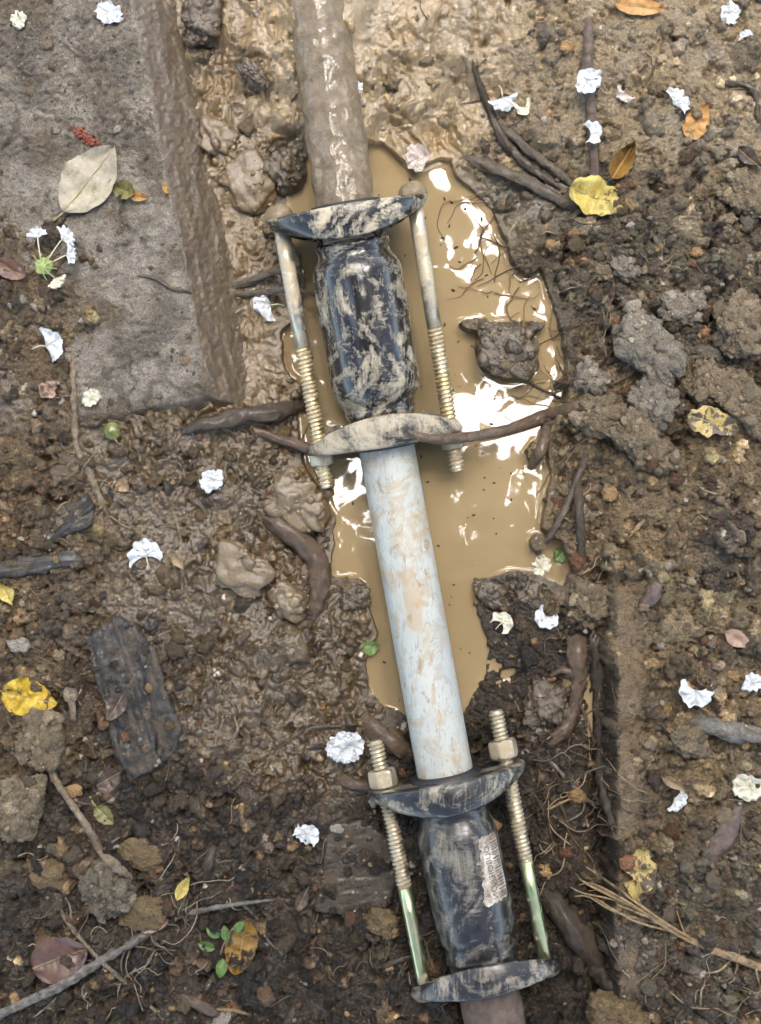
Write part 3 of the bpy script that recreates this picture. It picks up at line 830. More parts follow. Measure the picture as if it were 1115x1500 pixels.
# ------------------------------------------------------------------ roots, twigs and sticks
M_R = {
 'grey': wood_mat('grey brown root bark', srgb(84, 74, 62), srgb(140, 128, 110)),
 'red': wood_mat('reddish wet root bark', srgb(84, 64, 48), srgb(146, 120, 94), .45, 180, .4),
 'dark': wood_mat('dark muddy root bark', srgb(58, 48, 37), srgb(104, 88, 68), .55, 180, .35),
 'pale': wood_mat('pale root skin', srgb(128, 108, 84), srgb(196, 176, 146), .7),
 'straw': wood_mat('straw coloured fibre', srgb(160, 128, 84), srgb(214, 184, 136), .7),
 'purple': wood_mat('purplish stick bark', srgb(98, 80, 72), srgb(156, 134, 120), .6),
 'ash': wood_mat('weathered grey twig', srgb(104, 98, 90), srgb(176, 168, 156), .8),
}
def gpath(pts):
    return [G(p[0], p[1], (p[2] if len(p) > 2 else 4) * .75 - 1.5) for p in pts]

def stick(name, pts, radii, mat, label, cat, group=None, branches=(), rough=.4, seed=None):
    seed = seed if seed is not None else int(pts[0][0] * 3 + pts[0][1]) % 997
    P = gpath(pts); P[0] = P[0] - (0, 0, radii[0] * 1.3); P[-1] = P[-1] - (0, 0, radii[-1] * 1.3)
    B = MB(); B.add(*tube(P, radii, 16, rough, seed)); r = random.Random(seed)
    if cat in ('root', 'thin root', 'branch', 'twig'):
        Q = catmull(P, 40)
        for k in range(7 if cat == 'root' else 3):
            q = Q[r.randrange(4, 36)]; a = r.uniform(0, 6.28); L = r.uniform(12, 40); pts2 = [q]
            for m in range(3):
                a += r.gauss(0, .5); x, y = pts2[-1][0] + math.cos(a) * L / 3, pts2[-1][1] + math.sin(a) * L / 3
                pts2.append(np.array((x, y, max(ground_h(x, y), WL) + 2)))
            B.add(*tube(pts2, [1.3, 1.0, .6], 6, .2, k, 12))
    o = B.build(name, M_R[mat]); tag(o, label, cat, group)
    for bn, bp, br in branches:
        V, F = tube(gpath(bp), br, 8, rough, seed + 3)
        obj(bn, V, F, M_R[mat], o)
    return o

stick('root', [(676, 232, 6), (720, 248, 12), (770, 268, 14), (815, 292, 10), (848, 306, 4)], [9, 9.5, 9, 8, 7], 'grey', 'thickest grey root running from the water to the yellow leaf, lowest of the three', 'root', 'roots by the yellow leaf')
stick('root', [(728, 176, 2), (750, 200, 10), (782, 228, 12), (815, 252, 10), (846, 276, 4)], [5, 6.5, 7, 6.5, 5], 'grey', 'smooth grey root above the thickest one, ending beside the yellow leaf', 'root', 'roots by the yellow leaf')
stick('root', [(684, 62, 2), (700, 118, 5), (716, 158, 6), (734, 200, 7), (764, 236, 9), (800, 262, 7), (840, 280, 3)], [3, 4.5, 6, 7, 6.5, 6, 5], 'dark', 'long dark root curving down from the top mud to the yellow leaf', 'root', 'roots by the yellow leaf', [('rootlet', [(712, 150, 3), (740, 160, 3), (760, 190, 3)], [2.2, 1.8, 1])])
stick('stick', [(864, 20, 2), (861, 70, 8), (860, 120, 10), (866, 170, 9), (868, 215, 12), (873, 268, 12)], [5, 8, 8.5, 7.5, 7, 8.5], 'purple', 'upright purplish stick with white petals on it, above the yellow leaf', 'stick')
stick('root', [(342, 418, 8), (372, 412, 14), (404, 402, 40), (432, 402, 62), (446, 416, 60), (440, 432, 40)], [5, 6, 5.5, 5, 4, 3], 'grey', 'grey forked root looping round the left bolt of the upper coupling', 'root', None, [('rootlet', [(345, 432, 6), (390, 430, 20), (430, 430, 60), (466, 438, 55)], [4, 5, 4.5, 2.5]), ('rootlet', [(398, 392, 8), (402, 420, 14), (392, 440, 5)], [1.6, 1.2, 1])])
stick('root', [(266, 632, 3), (300, 622, 8), (350, 612, 14), (400, 606, 18), (446, 592, 20)], [7, 11, 13, 13, 10], 'dark', 'thick dark root lying below the concrete slab, pointing at the left bolt', 'root', None, [('rootlet', [(330, 614, 12), (360, 632, 4), (378, 640, 4)], [4, 3, 2])])
stick('root', [(366, 628, 4), (400, 640, 12), (436, 652, 26), (470, 662, 52), (488, 664, 56)], [6, 7, 7, 8, 6], 'red', 'short brown root lying across the left bolt end under the flange', 'root')
_a = [(598, 634, 0), (625, 640, 0), (655, 644, 0), (690, 640, 0), (740, 632, 0), (790, 618, 0), (840, 600, 0), (884, 588, 0)]
def bridge():
    P = [W(598, 633, 52), W(622, 641, 50), W(655, 643, 22), W(694, 639, -10), W(745, 629, -40), G(795, 612, 6), G(842, 598, 8), G(884, 588, 4)]
    V, F = tube(P, [4, 6.5, 8, 8, 8, 11, 10, 7], 12, .2, 77)
    o = obj('root', V, F, M_R['red']); tag(o, 'long reddish root reaching over the water to the right bolt', 'root')
    V, F = tube([G(812, 606, 6), G(800, 636, 12), G(790, 662, 10), G(778, 684, 6)], [9, 10, 9, 6], 12, .25, 78); obj('root_branch', V, F, M_R['red'], o)
    V, F = tube([W(690, 506, -48), W(730, 528, -38), G(775, 560, 6), G(820, 584, 5)], [1.6, 2, 2.2, 1.5], 8, .2, 79)
    t = obj('thin_root', V, F, M_R['grey']); tag(t, 'thin straight root crossing the mud island in the water', 'thin root')
bridge()
stick('twig', [(860, 664, 8), (846, 700, 14), (828, 745, 16), (808, 780, 10), (786, 812, 3)], [4.5, 5.5, 5, 4.5, 3.5], 'grey', 'slanting grey twig dipping into the water below the reddish root', 'twig', None, [('twig_branch', [(840, 712, 10), (852, 716, 6), (866, 700, 5)], [2, 1.6, 1.2])])
stick('stick', [(846, 690, 4), (848, 740, 8), (851, 790, 8), (852, 832, 4)], [5, 6, 6, 5], 'dark', 'straight dark stick standing along the right bank above the clod ball', 'stick')
stick('root', [(380, 752, 1), (408, 768, 8), (440, 790, 14), (464, 818, 14), (470, 848, 10), (462, 880, 4), (452, 915, -6)], [10, 13, 14, 15, 15, 14, 11], 'red', 'thick bent brown root on the left bank beside the white pipe', 'root', None, [('rootlet', [(372, 718, 4), (398, 732, 5), (416, 752, 5), (428, 768, 9), (404, 772, 4)], [2, 2.2, 2.4, 2, 1.4])])
stick('thin_root', [(105, 510, 3), (108, 560, 5), (110, 610, 5), (113, 655, 6), (130, 690, 6), (143, 720, 6), (164, 768, 3)], [3.5, 4.2, 4.5, 4.5, 5, 5, 3], 'pale', 'long pale wavy root hanging over the lower left corner of the slab', 'root', None,
      [('rootlet', [(143, 720, 5), (152, 706, 3), (158, 700, 3)], [2, 1.5, 1]), ('rootlet', [(160, 755, 4), (178, 768, 3), (192, 776, 3), (186, 796, 2)], [1.6, 1.4, 1.1, .8]), ('rootlet', [(112, 640, 5), (122, 632, 3), (130, 636, 3)], [1.4, 1.2, .8]), ('rootlet', [(150, 742, 4), (140, 752, 3), (138, 762, 2)], [1.5, 1.2, .8])])
stick('thin_root', [(196, 404, 2), (226, 408, 4), (254, 424, 5), (280, 434, 4), (312, 449, 4)], [1.8, 2.6, 2.4, 2, 1.4], 'dark', 'thin dark root lying across the slab edge', 'thin root')
stick('twig', [(62, 1098, 6), (80, 1135, 14), (104, 1172, 16), (132, 1214, 14), (148, 1246, 10), (170, 1268, 8), (194, 1290, 3)], [4.5, 5, 4.5, 5, 7, 8, 4], 'pale', 'pale dry twig with a clod of soil at its lower end', 'twig', None, [('twig_branch', [(112, 1170, 8), (118, 1196, 6), (126, 1220, 6)], [3, 4, 3]), ('rootlet', [(150, 1246, 8), (166, 1232, 8), (176, 1226, 6)], [2, 1.6, 1])])
stick('branch', [(-20, 1496, 6), (40, 1466, 10), (100, 1436, 14), (160, 1398, 14), (215, 1366, 12), (262, 1342, 10), (330, 1326, 8), (404, 1318, 4)], [6, 6.5, 6.5, 6, 6, 4.5, 3.5, 2], 'ash', 'long grey branch crossing the lower left corner', 'branch', None,
      [('twig_branch', [(352, 1322, 6), (376, 1344, 5), (392, 1376, 4), (414, 1398, 4)], [2.2, 2, 1.6, 1]), ('twig_branch', [(186, 1382, 10), (178, 1410, 5), (180, 1430, 4)], [1.8, 1.5, 1]), ('twig_branch', [(98, 1438, 12), (82, 1462, 6), (50, 1490, 4)], [2.4, 2, 1.4]), ('twig_branch', [(246, 1352, 9), (262, 1356, 5), (258, 1372, 4)], [1.5, 1.2, .8])])
stick('twig', [(78, 1300, 4), (92, 1336, 6), (104, 1356, 7), (132, 1388, 12), (160, 1416, 9), (200, 1456, 6), (240, 1494, 4)], [2.2, 2.8, 3.2, 3, 3, 2.8, 2.4], 'pale', 'slim pale twig crossing under the long grey branch', 'twig', None, [('twig_branch', [(104, 1356, 7), (104, 1330, 5), (96, 1314, 4)], [2, 1.6, 1])])
stick('root', [(848, 926, 2), (846, 960, 6), (846, 1000, 8), (836, 1048, 8), (818, 1076, 8), (786, 1098, 4)], [17, 15, 11, 10, 11, 11], 'red', 'thick brown root bending beside the upright nut in the right trench', 'root', None, [('root_branch', [(842, 985, 6), (822, 982, 8), (806, 990, 5)], [7, 5, 3]), ('rootlet', [(848, 1030, 6), (862, 1060, 4), (874, 1100, 3), (880, 1116, 2)], [3, 2.4, 2, 1.2])])
stick('root', [(800, 1308, 2), (824, 1340, 8), (850, 1376, 10), (876, 1414, 6), (896, 1446, 2)], [13, 17, 18, 17, 13], 'dark', 'thick brown root beside the lower flange of the lower coupling', 'root')
stick('thin_root', [(800, 1108, 3), (820, 1130, 6), (846, 1158, 6), (874, 1184, 3)], [2.5, 3, 2.6, 1.5], 'ash', 'thin pale root with side fibres in the right trench', 'thin root', None, [('rootlet', [(838, 1150, 6), (858, 1132, 5), (884, 1118, 4)], [1.8, 1.6, 1]), ('rootlet', [(856, 1170, 5), (852, 1190, 4), (826, 1206, 3)], [1.8, 1.5, 1]), ('rootlet', [(848, 1160, 5), (828, 1174, 4), (814, 1182, 3)], [1.6, 1.3, .8])])
stick('root', [(520, 1040, 2), (548, 1066, 6), (576, 1088, 10), (612, 1112, 8)], [8, 14, 15, 12], 'red', 'brown root passing behind the white pipe above the lower coupling', 'root')
stick('root', [(496, 1138, 3), (520, 1148, 8), (552, 1158, 8)], [7, 9, 8], 'red', 'short brown root stub beside the left nut of the lower coupling', 'root')
stick('thin_root', [(236, 726, 3), (254, 750, 5), (262, 775, 5), (268, 806, 3)], [1.6, 2, 2, 1.2], 'pale', 'fine pale root on wet mud above a white petal', 'thin root')
stick('straw', [(944, 762, 6), (926, 780, 7), (908, 800, 4)], [2.6, 3, 3], 'straw', 'short straight straw lying on the right soil', 'straw')
stick('straw', [(838, 1168, 8), (816, 1178, 10), (788, 1194, 5)], [1.6, 1.8, 1.4], 'straw', 'golden straw lying in the right trench', 'straw')
stick('stick', [(312, 1236, 4), (306, 1262, 7), (296, 1298, 4)], [6, 7, 6], 'dark', 'short dark grey stick beside the small yellow leaf', 'stick')
stick('stick', [(1014, 1056, 5), (1050, 1066, 9), (1090, 1074, 9), (1140, 1086, 6)], [12, 14, 14, 12], 'ash', 'weathered grey stick at the right edge below the white petals', 'stick')
stick('bark_strip', [(1092, 1176, 4), (1070, 1206, 8), (1052, 1236, 8), (1034, 1268, 4)], [9, 14, 14, 8], 'purple', 'purple brown strip of bark lying on the right soil', 'bark', None, rough=.4)
stick('bark_strip', [(972, 846, 4), (958, 868, 7), (942, 892, 4)], [8, 11, 8], 'purple', 'short purple brown bark strip right of the clod ball', 'bark', None, rough=.4)
stick('bark_strip', [(256, 1452, 4), (290, 1470, 8), (336, 1494, 4)], [5, 8, 7], 'red', 'curled brown bark strip at the bottom edge', 'bark', None, rough=.3)
stick('straw', [(308, 1478, 8), (340, 1478, 9), (366, 1486, 6)], [2, 2.4, 1.8], 'straw', 'pale straw beside the curled bark at the bottom edge', 'straw')
stick('thin_root', [(404, 1100, 4), (440, 1072, 6), (470, 1064, 6), (500, 1064, 4)], [2, 2.6, 2.6, 2], 'grey', 'thin grey root on wet mud left of the white flower cluster', 'thin root')
stick('thin_root', [(330, 1098, 4), (348, 1070, 6), (344, 1050, 6), (352, 1024, 3)], [2, 2, 1.8, 1.2], 'pale', 'little branching pale root in the left mud', 'thin root', None, [('rootlet', [(344, 1056, 5), (330, 1046, 4), (322, 1040, 3)], [1.4, 1.2, .8]), ('rootlet', [(350, 1066, 5), (358, 1050, 4)], [1.2, .8])])
stick('thin_root', [(176, 922, 3), (178, 892, 4), (168, 878, 2)], [1.5, 1.5, 1], 'pale', 'tiny pale root above the black wood', 'thin root')
stick('root', [(560, 1416, 3), (590, 1404, 6), (626, 1394, 6)], [4, 4.5, 3], 'dark', 'small dark root left of the lowest flange', 'root')
stick('stick', [(872, 900, 4), (872, 950, 6), (876, 1000, 5), (880, 1060, 5), (880, 1130, 4), (892, 1200, 4)], [9, 8, 10, 8, 9, 6], 'dark', 'crumbly dark root hanging under the clod ball beside the board', 'root', None, rough=.5)
stick('thin_root', [(1052, 120, 4), (1100, 130, 6), (1112, 180, 4)], [3, 4, 3], 'dark', 'dark root at the upper right edge', 'thin root')

def root_bundle():
    r = random.Random(5); P0 = [(850, 1282), (900, 1318), (950, 1342), (1000, 1370), (1060, 1396), (1130, 1420)]
    V, F = tube(gpath([(x, y, 12) for x, y in P0[1:]]), [2, 3, 4, 5.5, 6], 10, .3, 4)
    o = obj('root_bundle', V, F, M_R['straw']); tag(o, 'frayed bundle of straw coloured roots at the lower right', 'roots')
    for k in range(13):
        s = r.uniform(.0, .35); base = np.array(P0[2]) + (np.array(P0[4]) - P0[2]) * r.random() * .6
        if k < 8:
            e = (838 + r.uniform(-4, 40), 1268 + k * 7 + r.uniform(-5, 5))
            mid = ((base[0] + e[0]) / 2 + r.uniform(-8, 8), (base[1] + e[1]) / 2 + r.uniform(-10, 6))
            m2 = ((e[0] * .75 + mid[0] * .25) + r.uniform(-6, 6), (e[1] * .75 + mid[1] * .25) + r.uniform(-6, 6))
            pts = [(base[0], base[1], 13), (mid[0], mid[1], 14 + r.uniform(0, 12)), (m2[0], m2[1], 30 + r.uniform(0, 20)), (e[0], e[1], 40 + r.uniform(0, 15))]
            q = gpath(pts[:2]) + [W(m2[0], m2[1], -14 + r.uniform(-6, 8)), W(e[0], e[1], -18 + r.uniform(-8, 8))]
        else:
            a0 = (r.uniform(930, 1100), 0); a0 = (a0[0], np.interp(a0[0], [p[0] for p in P0], [p[1] for p in P0]))
            e = (a0[0] + r.uniform(-50, 30), a0[1] + r.uniform(-45, 50)); q = gpath([(a0[0], a0[1], 12), ((a0[0] + e[0]) / 2, (a0[1] + e[1]) / 2 + r.uniform(-8, 8), 10), (e[0], e[1], 5)])
        V, F = tube(q, [2.0, 1.7, 1.4, .9], 7, .2, k); obj('root_fibre', V, F, M_R['straw'], o)
root_bundle()

# ------------------------------------------------------------------ leaves
def leaf(px, py, L, wd, ang, mat, label, cat='leaf', fold=.12, curl=.1, tip=1.15, base=.75, lift=5, seed=0, stalk=0, group=None, name='fallen_leaf', wav=.04, notch=0.0, roll=0.0, pos=None, vein=True):
    """leaf lying at px,py; ang = direction of the tip in photo space, degrees clockwise from right"""
    nl, nw = 34, 17; V = []
    for i in range(nl):
        t = i / (nl - 1)
        wv = wd * .5 * (max(0, math.sin(math.pi * t ** base)) ** tip) * 1.02 + .25
        for j in range(nw):
            s = j / (nw - 1) * 2 - 1
            nse = float(perlin(t * 5 + seed, s * 1.2 + seed * .7, seed)); ed = 1 + .10 * float(perlin(t * 9 + seed, s + 3, seed + 2))
            x = (t - .5) * L; y = s * wv * ed
            if notch and abs(s) > .3: y *= 1 - notch * max(0, float(perlin(t * 4 + seed, 2.2 * np.sign(s), seed + 9)) * 1.6)
            z = abs(s) ** 1.3 * wd * fold + curl * L * ((t - .45) * 2) ** 2 * .5 + wav * wd * nse * 2 + roll * s * wd * .5 - 1.2 * math.exp(-(s * nw / 2.2) ** 2)
            V.append((x, y, z))
    V = np.array(V); a = -math.radians(ang); c, s_ = math.cos(a), math.sin(a)
    R_ = lambda A: np.stack([A[:, 0] * c - A[:, 1] * s_, A[:, 0] * s_ + A[:, 1] * c, A[:, 2]], 1)
    P = G(px, py, lift) if pos is None else np.asarray(pos, float)
    V = R_(V)
    # settle on the ground where it is higher
    gh = np.array([max(ground_h(P[0] + v[0], P[1] + v[1]), WL) for v in V]); gh = np.minimum(gh, P[2] + .25 * wd)
    if pos is None:
        a_, b_ = slab_h(V[:, 0] + P[0], V[:, 1] + P[1]); gh = np.array([max(g_, slab_z(P[0] + v[0], P[1] + v[1])) if q_ else g_ for g_, v, q_ in zip(gh, V, (a_ > 0) & (b_ > 0))])
        zz = V[:, 2] + P[2]; V[:, 2] = np.maximum(zz, gh + 2.2) - P[2]
    V = V + P
    r_ = root(name, P, label, cat, group)
    obj('blade', V, grid_faces(nw, nl), mat, r_)
    mid = [V[i * nw + nw // 2] + (0, 0, .5) for i in range(0, nl, 3)]
    if vein:
        B = MB(); B.add(*tube(mid, [max(.6, wd * .018), .5], 6, 0, 0, 16))
        obj('midrib', np.vstack(B.V), B.F, M_VEIN, r_)
    if stalk:
        e = V[nw // 2]; dr = R_(np.array([[-1, .15, 0]]))[0]
        obj('leaf_stalk', *tube([e, e + dr * stalk * .5 + (0, 0, 2), e + dr * stalk + (0, 2, -1)], [1.6, 1.4, 1.8], 7), M_VEIN, r_)
    return r_
M_VEIN = plain('leaf vein', srgb(176, 160, 112), .6)
ML = {
 'pale': leaf_mat('pale dead leaf', srgb(178, 166, 146), srgb(198, 188, 158), srgb(120, 104, 84), .66, .72),
 'yellow': leaf_mat('yellow leaf with brown spots', srgb(218, 180, 40), srgb(236, 204, 66), srgb(112, 78, 38), .60, .64, 70),
 'yspot': leaf_mat('pale yellow leaf with black specks', srgb(214, 190, 92), srgb(228, 208, 120), srgb(110, 88, 48), .62, .66, 120),
 'brown': leaf_mat('golden brown leaf', srgb(128, 92, 40), srgb(178, 138, 66), srgb(84, 60, 36), .56, .64),
 'ybrown': leaf_mat('yellow leaf rotting brown', srgb(150, 108, 44), srgb(196, 156, 64), srgb(58, 48, 40), .50, .58, 60),
 'olive': leaf_mat('olive leaf', srgb(128, 124, 72), srgb(148, 142, 90), srgb(96, 88, 52), .66, .72),
 'red': leaf_mat('dull red brown leaf', srgb(106, 74, 62), srgb(140, 108, 94), srgb(70, 50, 42), .62, .7, 60, .35),
 'pink': leaf_mat('pinkish dry leaf', srgb(178, 144, 124), srgb(198, 166, 146), srgb(130, 98, 80), .64, .7),
 'orange': leaf_mat('orange leaf', srgb(196, 140, 70), srgb(214, 166, 98), srgb(140, 96, 56), .62, .68),
 'green': leaf_mat('fresh green leaf', srgb(84, 118, 50), srgb(118, 148, 70), srgb(90, 104, 54), .6, .7, 60, .4),
 'tan': leaf_mat('tan dry leaf', srgb(150, 124, 92), srgb(186, 160, 124), srgb(110, 86, 60), .6, .68),
 'dark': leaf_mat('dark brown leaf', srgb(76, 60, 50), srgb(112, 92, 78), srgb(60, 46, 38), .6, .68, 60, .4),
 'torn': leaf_mat('muddy yellow leaf remains', srgb(200, 172, 96), srgb(216, 192, 122), srgb(98, 84, 66), .50, .55, 90),
}
leaf(132, 264, 122, 74, -52, ML['pale'], 'large pale dead leaf lying on the concrete slab', fold=.04, curl=.05, tip=.8, base=.9, stalk=20, seed=3)
leaf(46, 1021, 84, 54, 12, ML['yellow'], 'bright yellow leaf with brown spots at the left edge', fold=.1, curl=.06, tip=.75, base=.75, stalk=22, seed=5)
leaf(872, 292, 84, 56, 20, ML['yspot'], 'pale yellow speckled leaf over the lower end of the upright stick', fold=.05, curl=.12, tip=.55, base=.9, seed=8, lift=14, notch=.25, wav=.09)
leaf(910, 240, 62, 30, -58, ML['brown'], 'golden brown folded leaf standing right of the upright stick', fold=.5, curl=.1, tip=.8, seed=11, lift=8)
leaf(1042, 620, 76, 42, 18, ML['torn'], 'muddy yellow leaf half buried at the right edge', fold=.1, curl=.1, tip=.6, seed=13, lift=6, notch=.4)
leaf(354, 1384, 84, 46, 104, ML['ybrown'], 'yellow leaf rotting brown beside the green seedling', fold=.12, curl=.08, tip=.6, base=.9, seed=15, lift=6)
leaf(270, 1297, 42, 17, -62, ML['yspot'], 'small narrow yellow leaf beside the dark grey stick', fold=.2, curl=.2, seed=17, lift=8)
leaf(155, 1193, 36, 24, 45, ML['olive'], 'small oval olive leaf below the black wood', fold=.06, curl=.08, tip=.7, seed=19, lift=8, stalk=16)
leaf(92, 1400, 86, 66, -20, ML['red'], 'glossy dull red brown leaf in the lower left corner', fold=.1, curl=.14, tip=.6, seed=21, lift=8)
leaf(936, 1278, 78, 46, 98, ML['torn'], 'torn yellow leaf caked with soil at the lower right', fold=.1, curl=.06, tip=.55, base=.9, seed=23, lift=6, notch=.8)
leaf(12, 870, 36, 24, 60, ML['yspot'], 'small ragged yellow leaf at the left edge', fold=.15, curl=.2, seed=25, notch=.8)
leaf(1080, 936, 46, 24, 28, ML['pink'], 'pinkish dry leaf at the right edge', fold=.1, curl=.15, seed=27, lift=8)
leaf(936, 12, 74, 26, 8, ML['orange'], 'orange leaf at the top edge', fold=.1, curl=.1, tip=.6, seed=29, lift=6)
leaf(1020, 180, 56, 34, -62, ML['orange'], 'muddy orange leaf fragment in the upper right soil', fold=.1, curl=.1, tip=.6, seed=31, lift=4, notch=.4)
leaf(176, 1031, 44, 26, 120, ML['dark'], 'small dark brown leaf lying on the black wood', fold=.1, curl=.1, tip=.6, seed=33, lift=24)
leaf(444, 1315, 40, 17, -64, ML['dark'], 'small dark leaf flake left of the clay block', fold=.1, curl=.1, seed=35, lift=4)
leaf(182, 712, 26, 20, 40, ML['tan'], 'tiny tan triangular leaf beside the pale wavy root', fold=.2, curl=.3, seed=37, lift=6)
leaf(74, 570, 34, 26, -50, ML['pink'], 'small pinkish dry leaf left of the slab corner', fold=.2, curl=.2, seed=39, lift=4, notch=.4)
leaf(185, 281, 30, 28, 20, ML['olive'], 'crumpled green leaf scrap beside the large pale leaf', fold=.3, curl=.3, tip=.5, seed=41, lift=4, notch=.5)
leaf(205, 290, 30, 14, 10, ML['orange'], 'small orange leaf scrap beside the large pale leaf', fold=.3, curl=.2, seed=43, lift=5, notch=.3)
leaf(252, 280, 22, 18, -60, ML['orange'], 'orange crumb of leaf on the slab edge', fold=.2, curl=.2, seed=45, lift=4)
leaf(544, 948, 30, 22, -20, ML['green'], 'green leaf floating beside the white pipe', fold=.1, curl=.15, seed=47, lift=1)
leaf(822, 812, 28, 22, -40, ML['green'], 'small green leaf floating below the grey twig', fold=.1, curl=.2, seed=49, lift=2)
leaf(20, 398, 46, 26, 22, ML['red'], 'red brown dry leaf curled at the left edge beside the slab', fold=.15, curl=.2, tip=.5, seed=51, lift=6)
leaf(262, 822, 30, 16, 55, ML['tan'], 'tan leaf fragment near a white petal on the left mud', fold=.2, curl=.2, seed=53, lift=4)
leaf(226, 1350, 46, 26, -12, ML['pink'], 'pink brown leaf scrap under the long grey branch', fold=.2, curl=.2, tip=.6, seed=55, lift=3)
leaf(212, 1345, 40, 28, 170, ML['tan'], 'tan curled leaf scrap above the long grey branch', fold=.2, curl=.2, tip=.6, seed=57, lift=2)
leaf(985, 1146, 42, 14, 30, ML['tan'], 'curved tan seed pod piece on the right soil', fold=.3, curl=.5, seed=59, lift=6, cat='leaf scrap')
leaf(1096, 232, 44, 22, 40, ML['dark'], 'dark curled leaf at the upper right edge', fold=.2, curl=.2, seed=61, lift=4)
leaf(160, 1140, 44, 34, -30, ML['dark'], 'dark wet leaf under the black wood', fold=.1, curl=.1, tip=.6, seed=63, lift=3)

def seedling():
    P = G(325, 1385, 2)
    r_ = root('seedling', P, 'small green seedling with five leaves beside the rotting yellow leaf', 'seedling')
    obj('stem', *tube([P + (-6, -34, 0), P + (0, -6, 8), P + (12, 22, 16), P + (22, 34, 14)], [1.8, 1.6, 1.4, 1.0], 8), M_R['pale'], r_)
    for k, (dx, dy, L, wd, an, z) in enumerate(((4, -14, 30, 17, 100, 12), (-8, 0, 28, 15, 200, 13), (10, 12, 26, 14, -100, 16), (20, 26, 24, 13, -50, 18), (0, 18, 26, 14, 215, 15))):
        nl, nw = 14, 9; V = []
        for i in range(nl):
            t = i / (nl - 1)
            for j in range(nw):
                s = j / (nw - 1) * 2 - 1; V.append((t * L, s * wd * .5 * math.sin(math.pi * t ** .85) ** .8, abs(s) * 2.2 + 5 * math.sin(t * 2.6)))
        V = np.array(V); a = -math.radians(an); c, s_ = math.cos(a), math.sin(a)
        V = np.stack([V[:, 0] * c - V[:, 1] * s_, V[:, 0] * s_ + V[:, 1] * c, V[:, 2]], 1) + P + (dx, dy, z)
        obj('leaf', V, grid_faces(nw, nl), ML['green'], r_)
seedling()

# ------------------------------------------------------------------ fallen white petals
M_PET = plain('white crinkled petal', (.54, .56, .565), .55, 160, .14, .15)
M_PETC = plain('cream crinkled petal', (.54, .52, .41), .55, 160, .1, .1)
M_PETP = plain('pale pink grey petal', (.48, .42, .38), .6, 160, .12, .1)
M_CLAW = plain('petal claw', srgb(206, 200, 170, .8), .6)
M_CALYX = plain('green calyx', srgb(170, 186, 110), .5)
def petal_mesh(sz, ang, seed, spread=2.1, tilt=.25, off=(0, 0, 0)):
    nr, na = 13, 34; V = []; r = random.Random(seed)
    k1, k2, p1, p2 = r.choice((5, 6, 7)), r.choice((9, 11)), r.uniform(0, 6), r.uniform(0, 6)
    for i in range(nr):
        q = i / (nr - 1)
        for j in range(na):
            t = j / (na - 1) * 2 - 1; a = ang + t * spread * (.7 + .3 * q)
            ed = 1 + .05 * math.sin(k2 * t * 2 + p1) + .13 * float(perlin(t * 4 + seed, q + seed, seed)) + .05 * float(perlin(t * 14 + seed, 2.2, seed + 4)) - .22 * max(0, float(perlin(t * 2.1 + seed * 1.7, 4.4, seed + 1))) * q
            R_ = sz * .58 * q * ed
            z = sz * (.08 * q * q * math.sin(k1 * t * 2.3 + p2) + .035 * q * q * math.sin(k2 * t * 2 + p1) + .20 * q * float(perlin(t * 2.3 + seed, q * 2 + seed * .3, seed + 6)) + .10 * float(perlin(t * 6, q * 5 + seed, seed + 7)) + tilt * q * (1 - .5 * q))
            V.append((math.cos(a) * R_ + off[0], math.sin(a) * R_ + off[1], z + off[2]))
    return np.array(V), grid_faces(na, nr)
def perch(px, py, rad, dz):
    P = G(px, py); h = P[2]
    for a in range(12):
        for q in (.5, 1):
            x, y = P[0] + math.cos(a * .524) * rad * q, P[1] + math.sin(a * .524) * rad * q
            h = max(h, ground_h(x, y))
            a_, b_ = slab_h(np.array(x), np.array(y))
            if a_ > 0 and b_ > 0: h = max(h, slab_z(x, y))
    h = min(h, P[2] + rad * .9); k = (1 - h / HC)
    return np.array(((px - CX) * k, (CY - py) * k, h + dz))
def petal(px, py, sz, label, n=1, mat=None, seed=0, claw=True, lift=4, cat='petal', group='white petals scattered on the mud', pos=None):
    mat = mat or M_PET; P = perch(px, py, sz * .42, lift - 3) if pos is None else pos; r = random.Random(seed * 13 + 5)
    r_ = root('fallen_petal', P, label, cat, group); a0 = r.uniform(0, 6.28)
    for k in range(n):
        a = a0 + k * 6.28 / max(n, 1) + r.uniform(-.4, .4); o_ = (-math.cos(a) * sz * .08 * (n > 1), -math.sin(a) * sz * .08 * (n > 1), k * 1.5)
        V, F = petal_mesh(sz * (1.15 if n == 1 else .92), a, seed * 7 + k, r.uniform(1.5, 2.5) if n == 1 else r.uniform(1.5, 2.2), .16, o_)
        if n == 1: V = V - (math.cos(a) * sz * .2, math.sin(a) * sz * .2, 0)
        obj('petal_blade', V + P, F, mat, r_)
    if claw:
        e = np.array((math.cos(a0 + 3.1), math.sin(a0 + 3.1), 0)); s = P - np.array((math.cos(a0), math.sin(a0), 0)) * sz * .2 * (n == 1) + (0, 0, 1.5)
        obj('petal_stalk', *tube([s, s + e * sz * .25 + (1, 2, 1), s + e * sz * .5 + (0, 0, -2)], [1.1, .9, .8], 6), M_CLAW, r_)
    return r_
petal(160, 20, 38, 'white petal at the top of the concrete slab', 2, seed=1)
petal(28, 30, 26, 'cream petal in the upper left corner of the slab', 2, M_PETC, 2, False)
petal(74, 505, 40, 'white fan petal beside the top of the pale wavy root', 1, seed=4)
petal(134, 583, 27, 'small cream petal at the lower corner of the slab', 2, M_PETC, 5, False)
petal(390, 447, 40, 'round white petal on the mud left of the upper coupling', 1, seed=6)
petal(311, 704, 36, 'white petal on wet mud below the slab', 2, seed=7)
petal(213, 808, 40, 'white petal with thin stalk on the left mud', 1, seed=8)
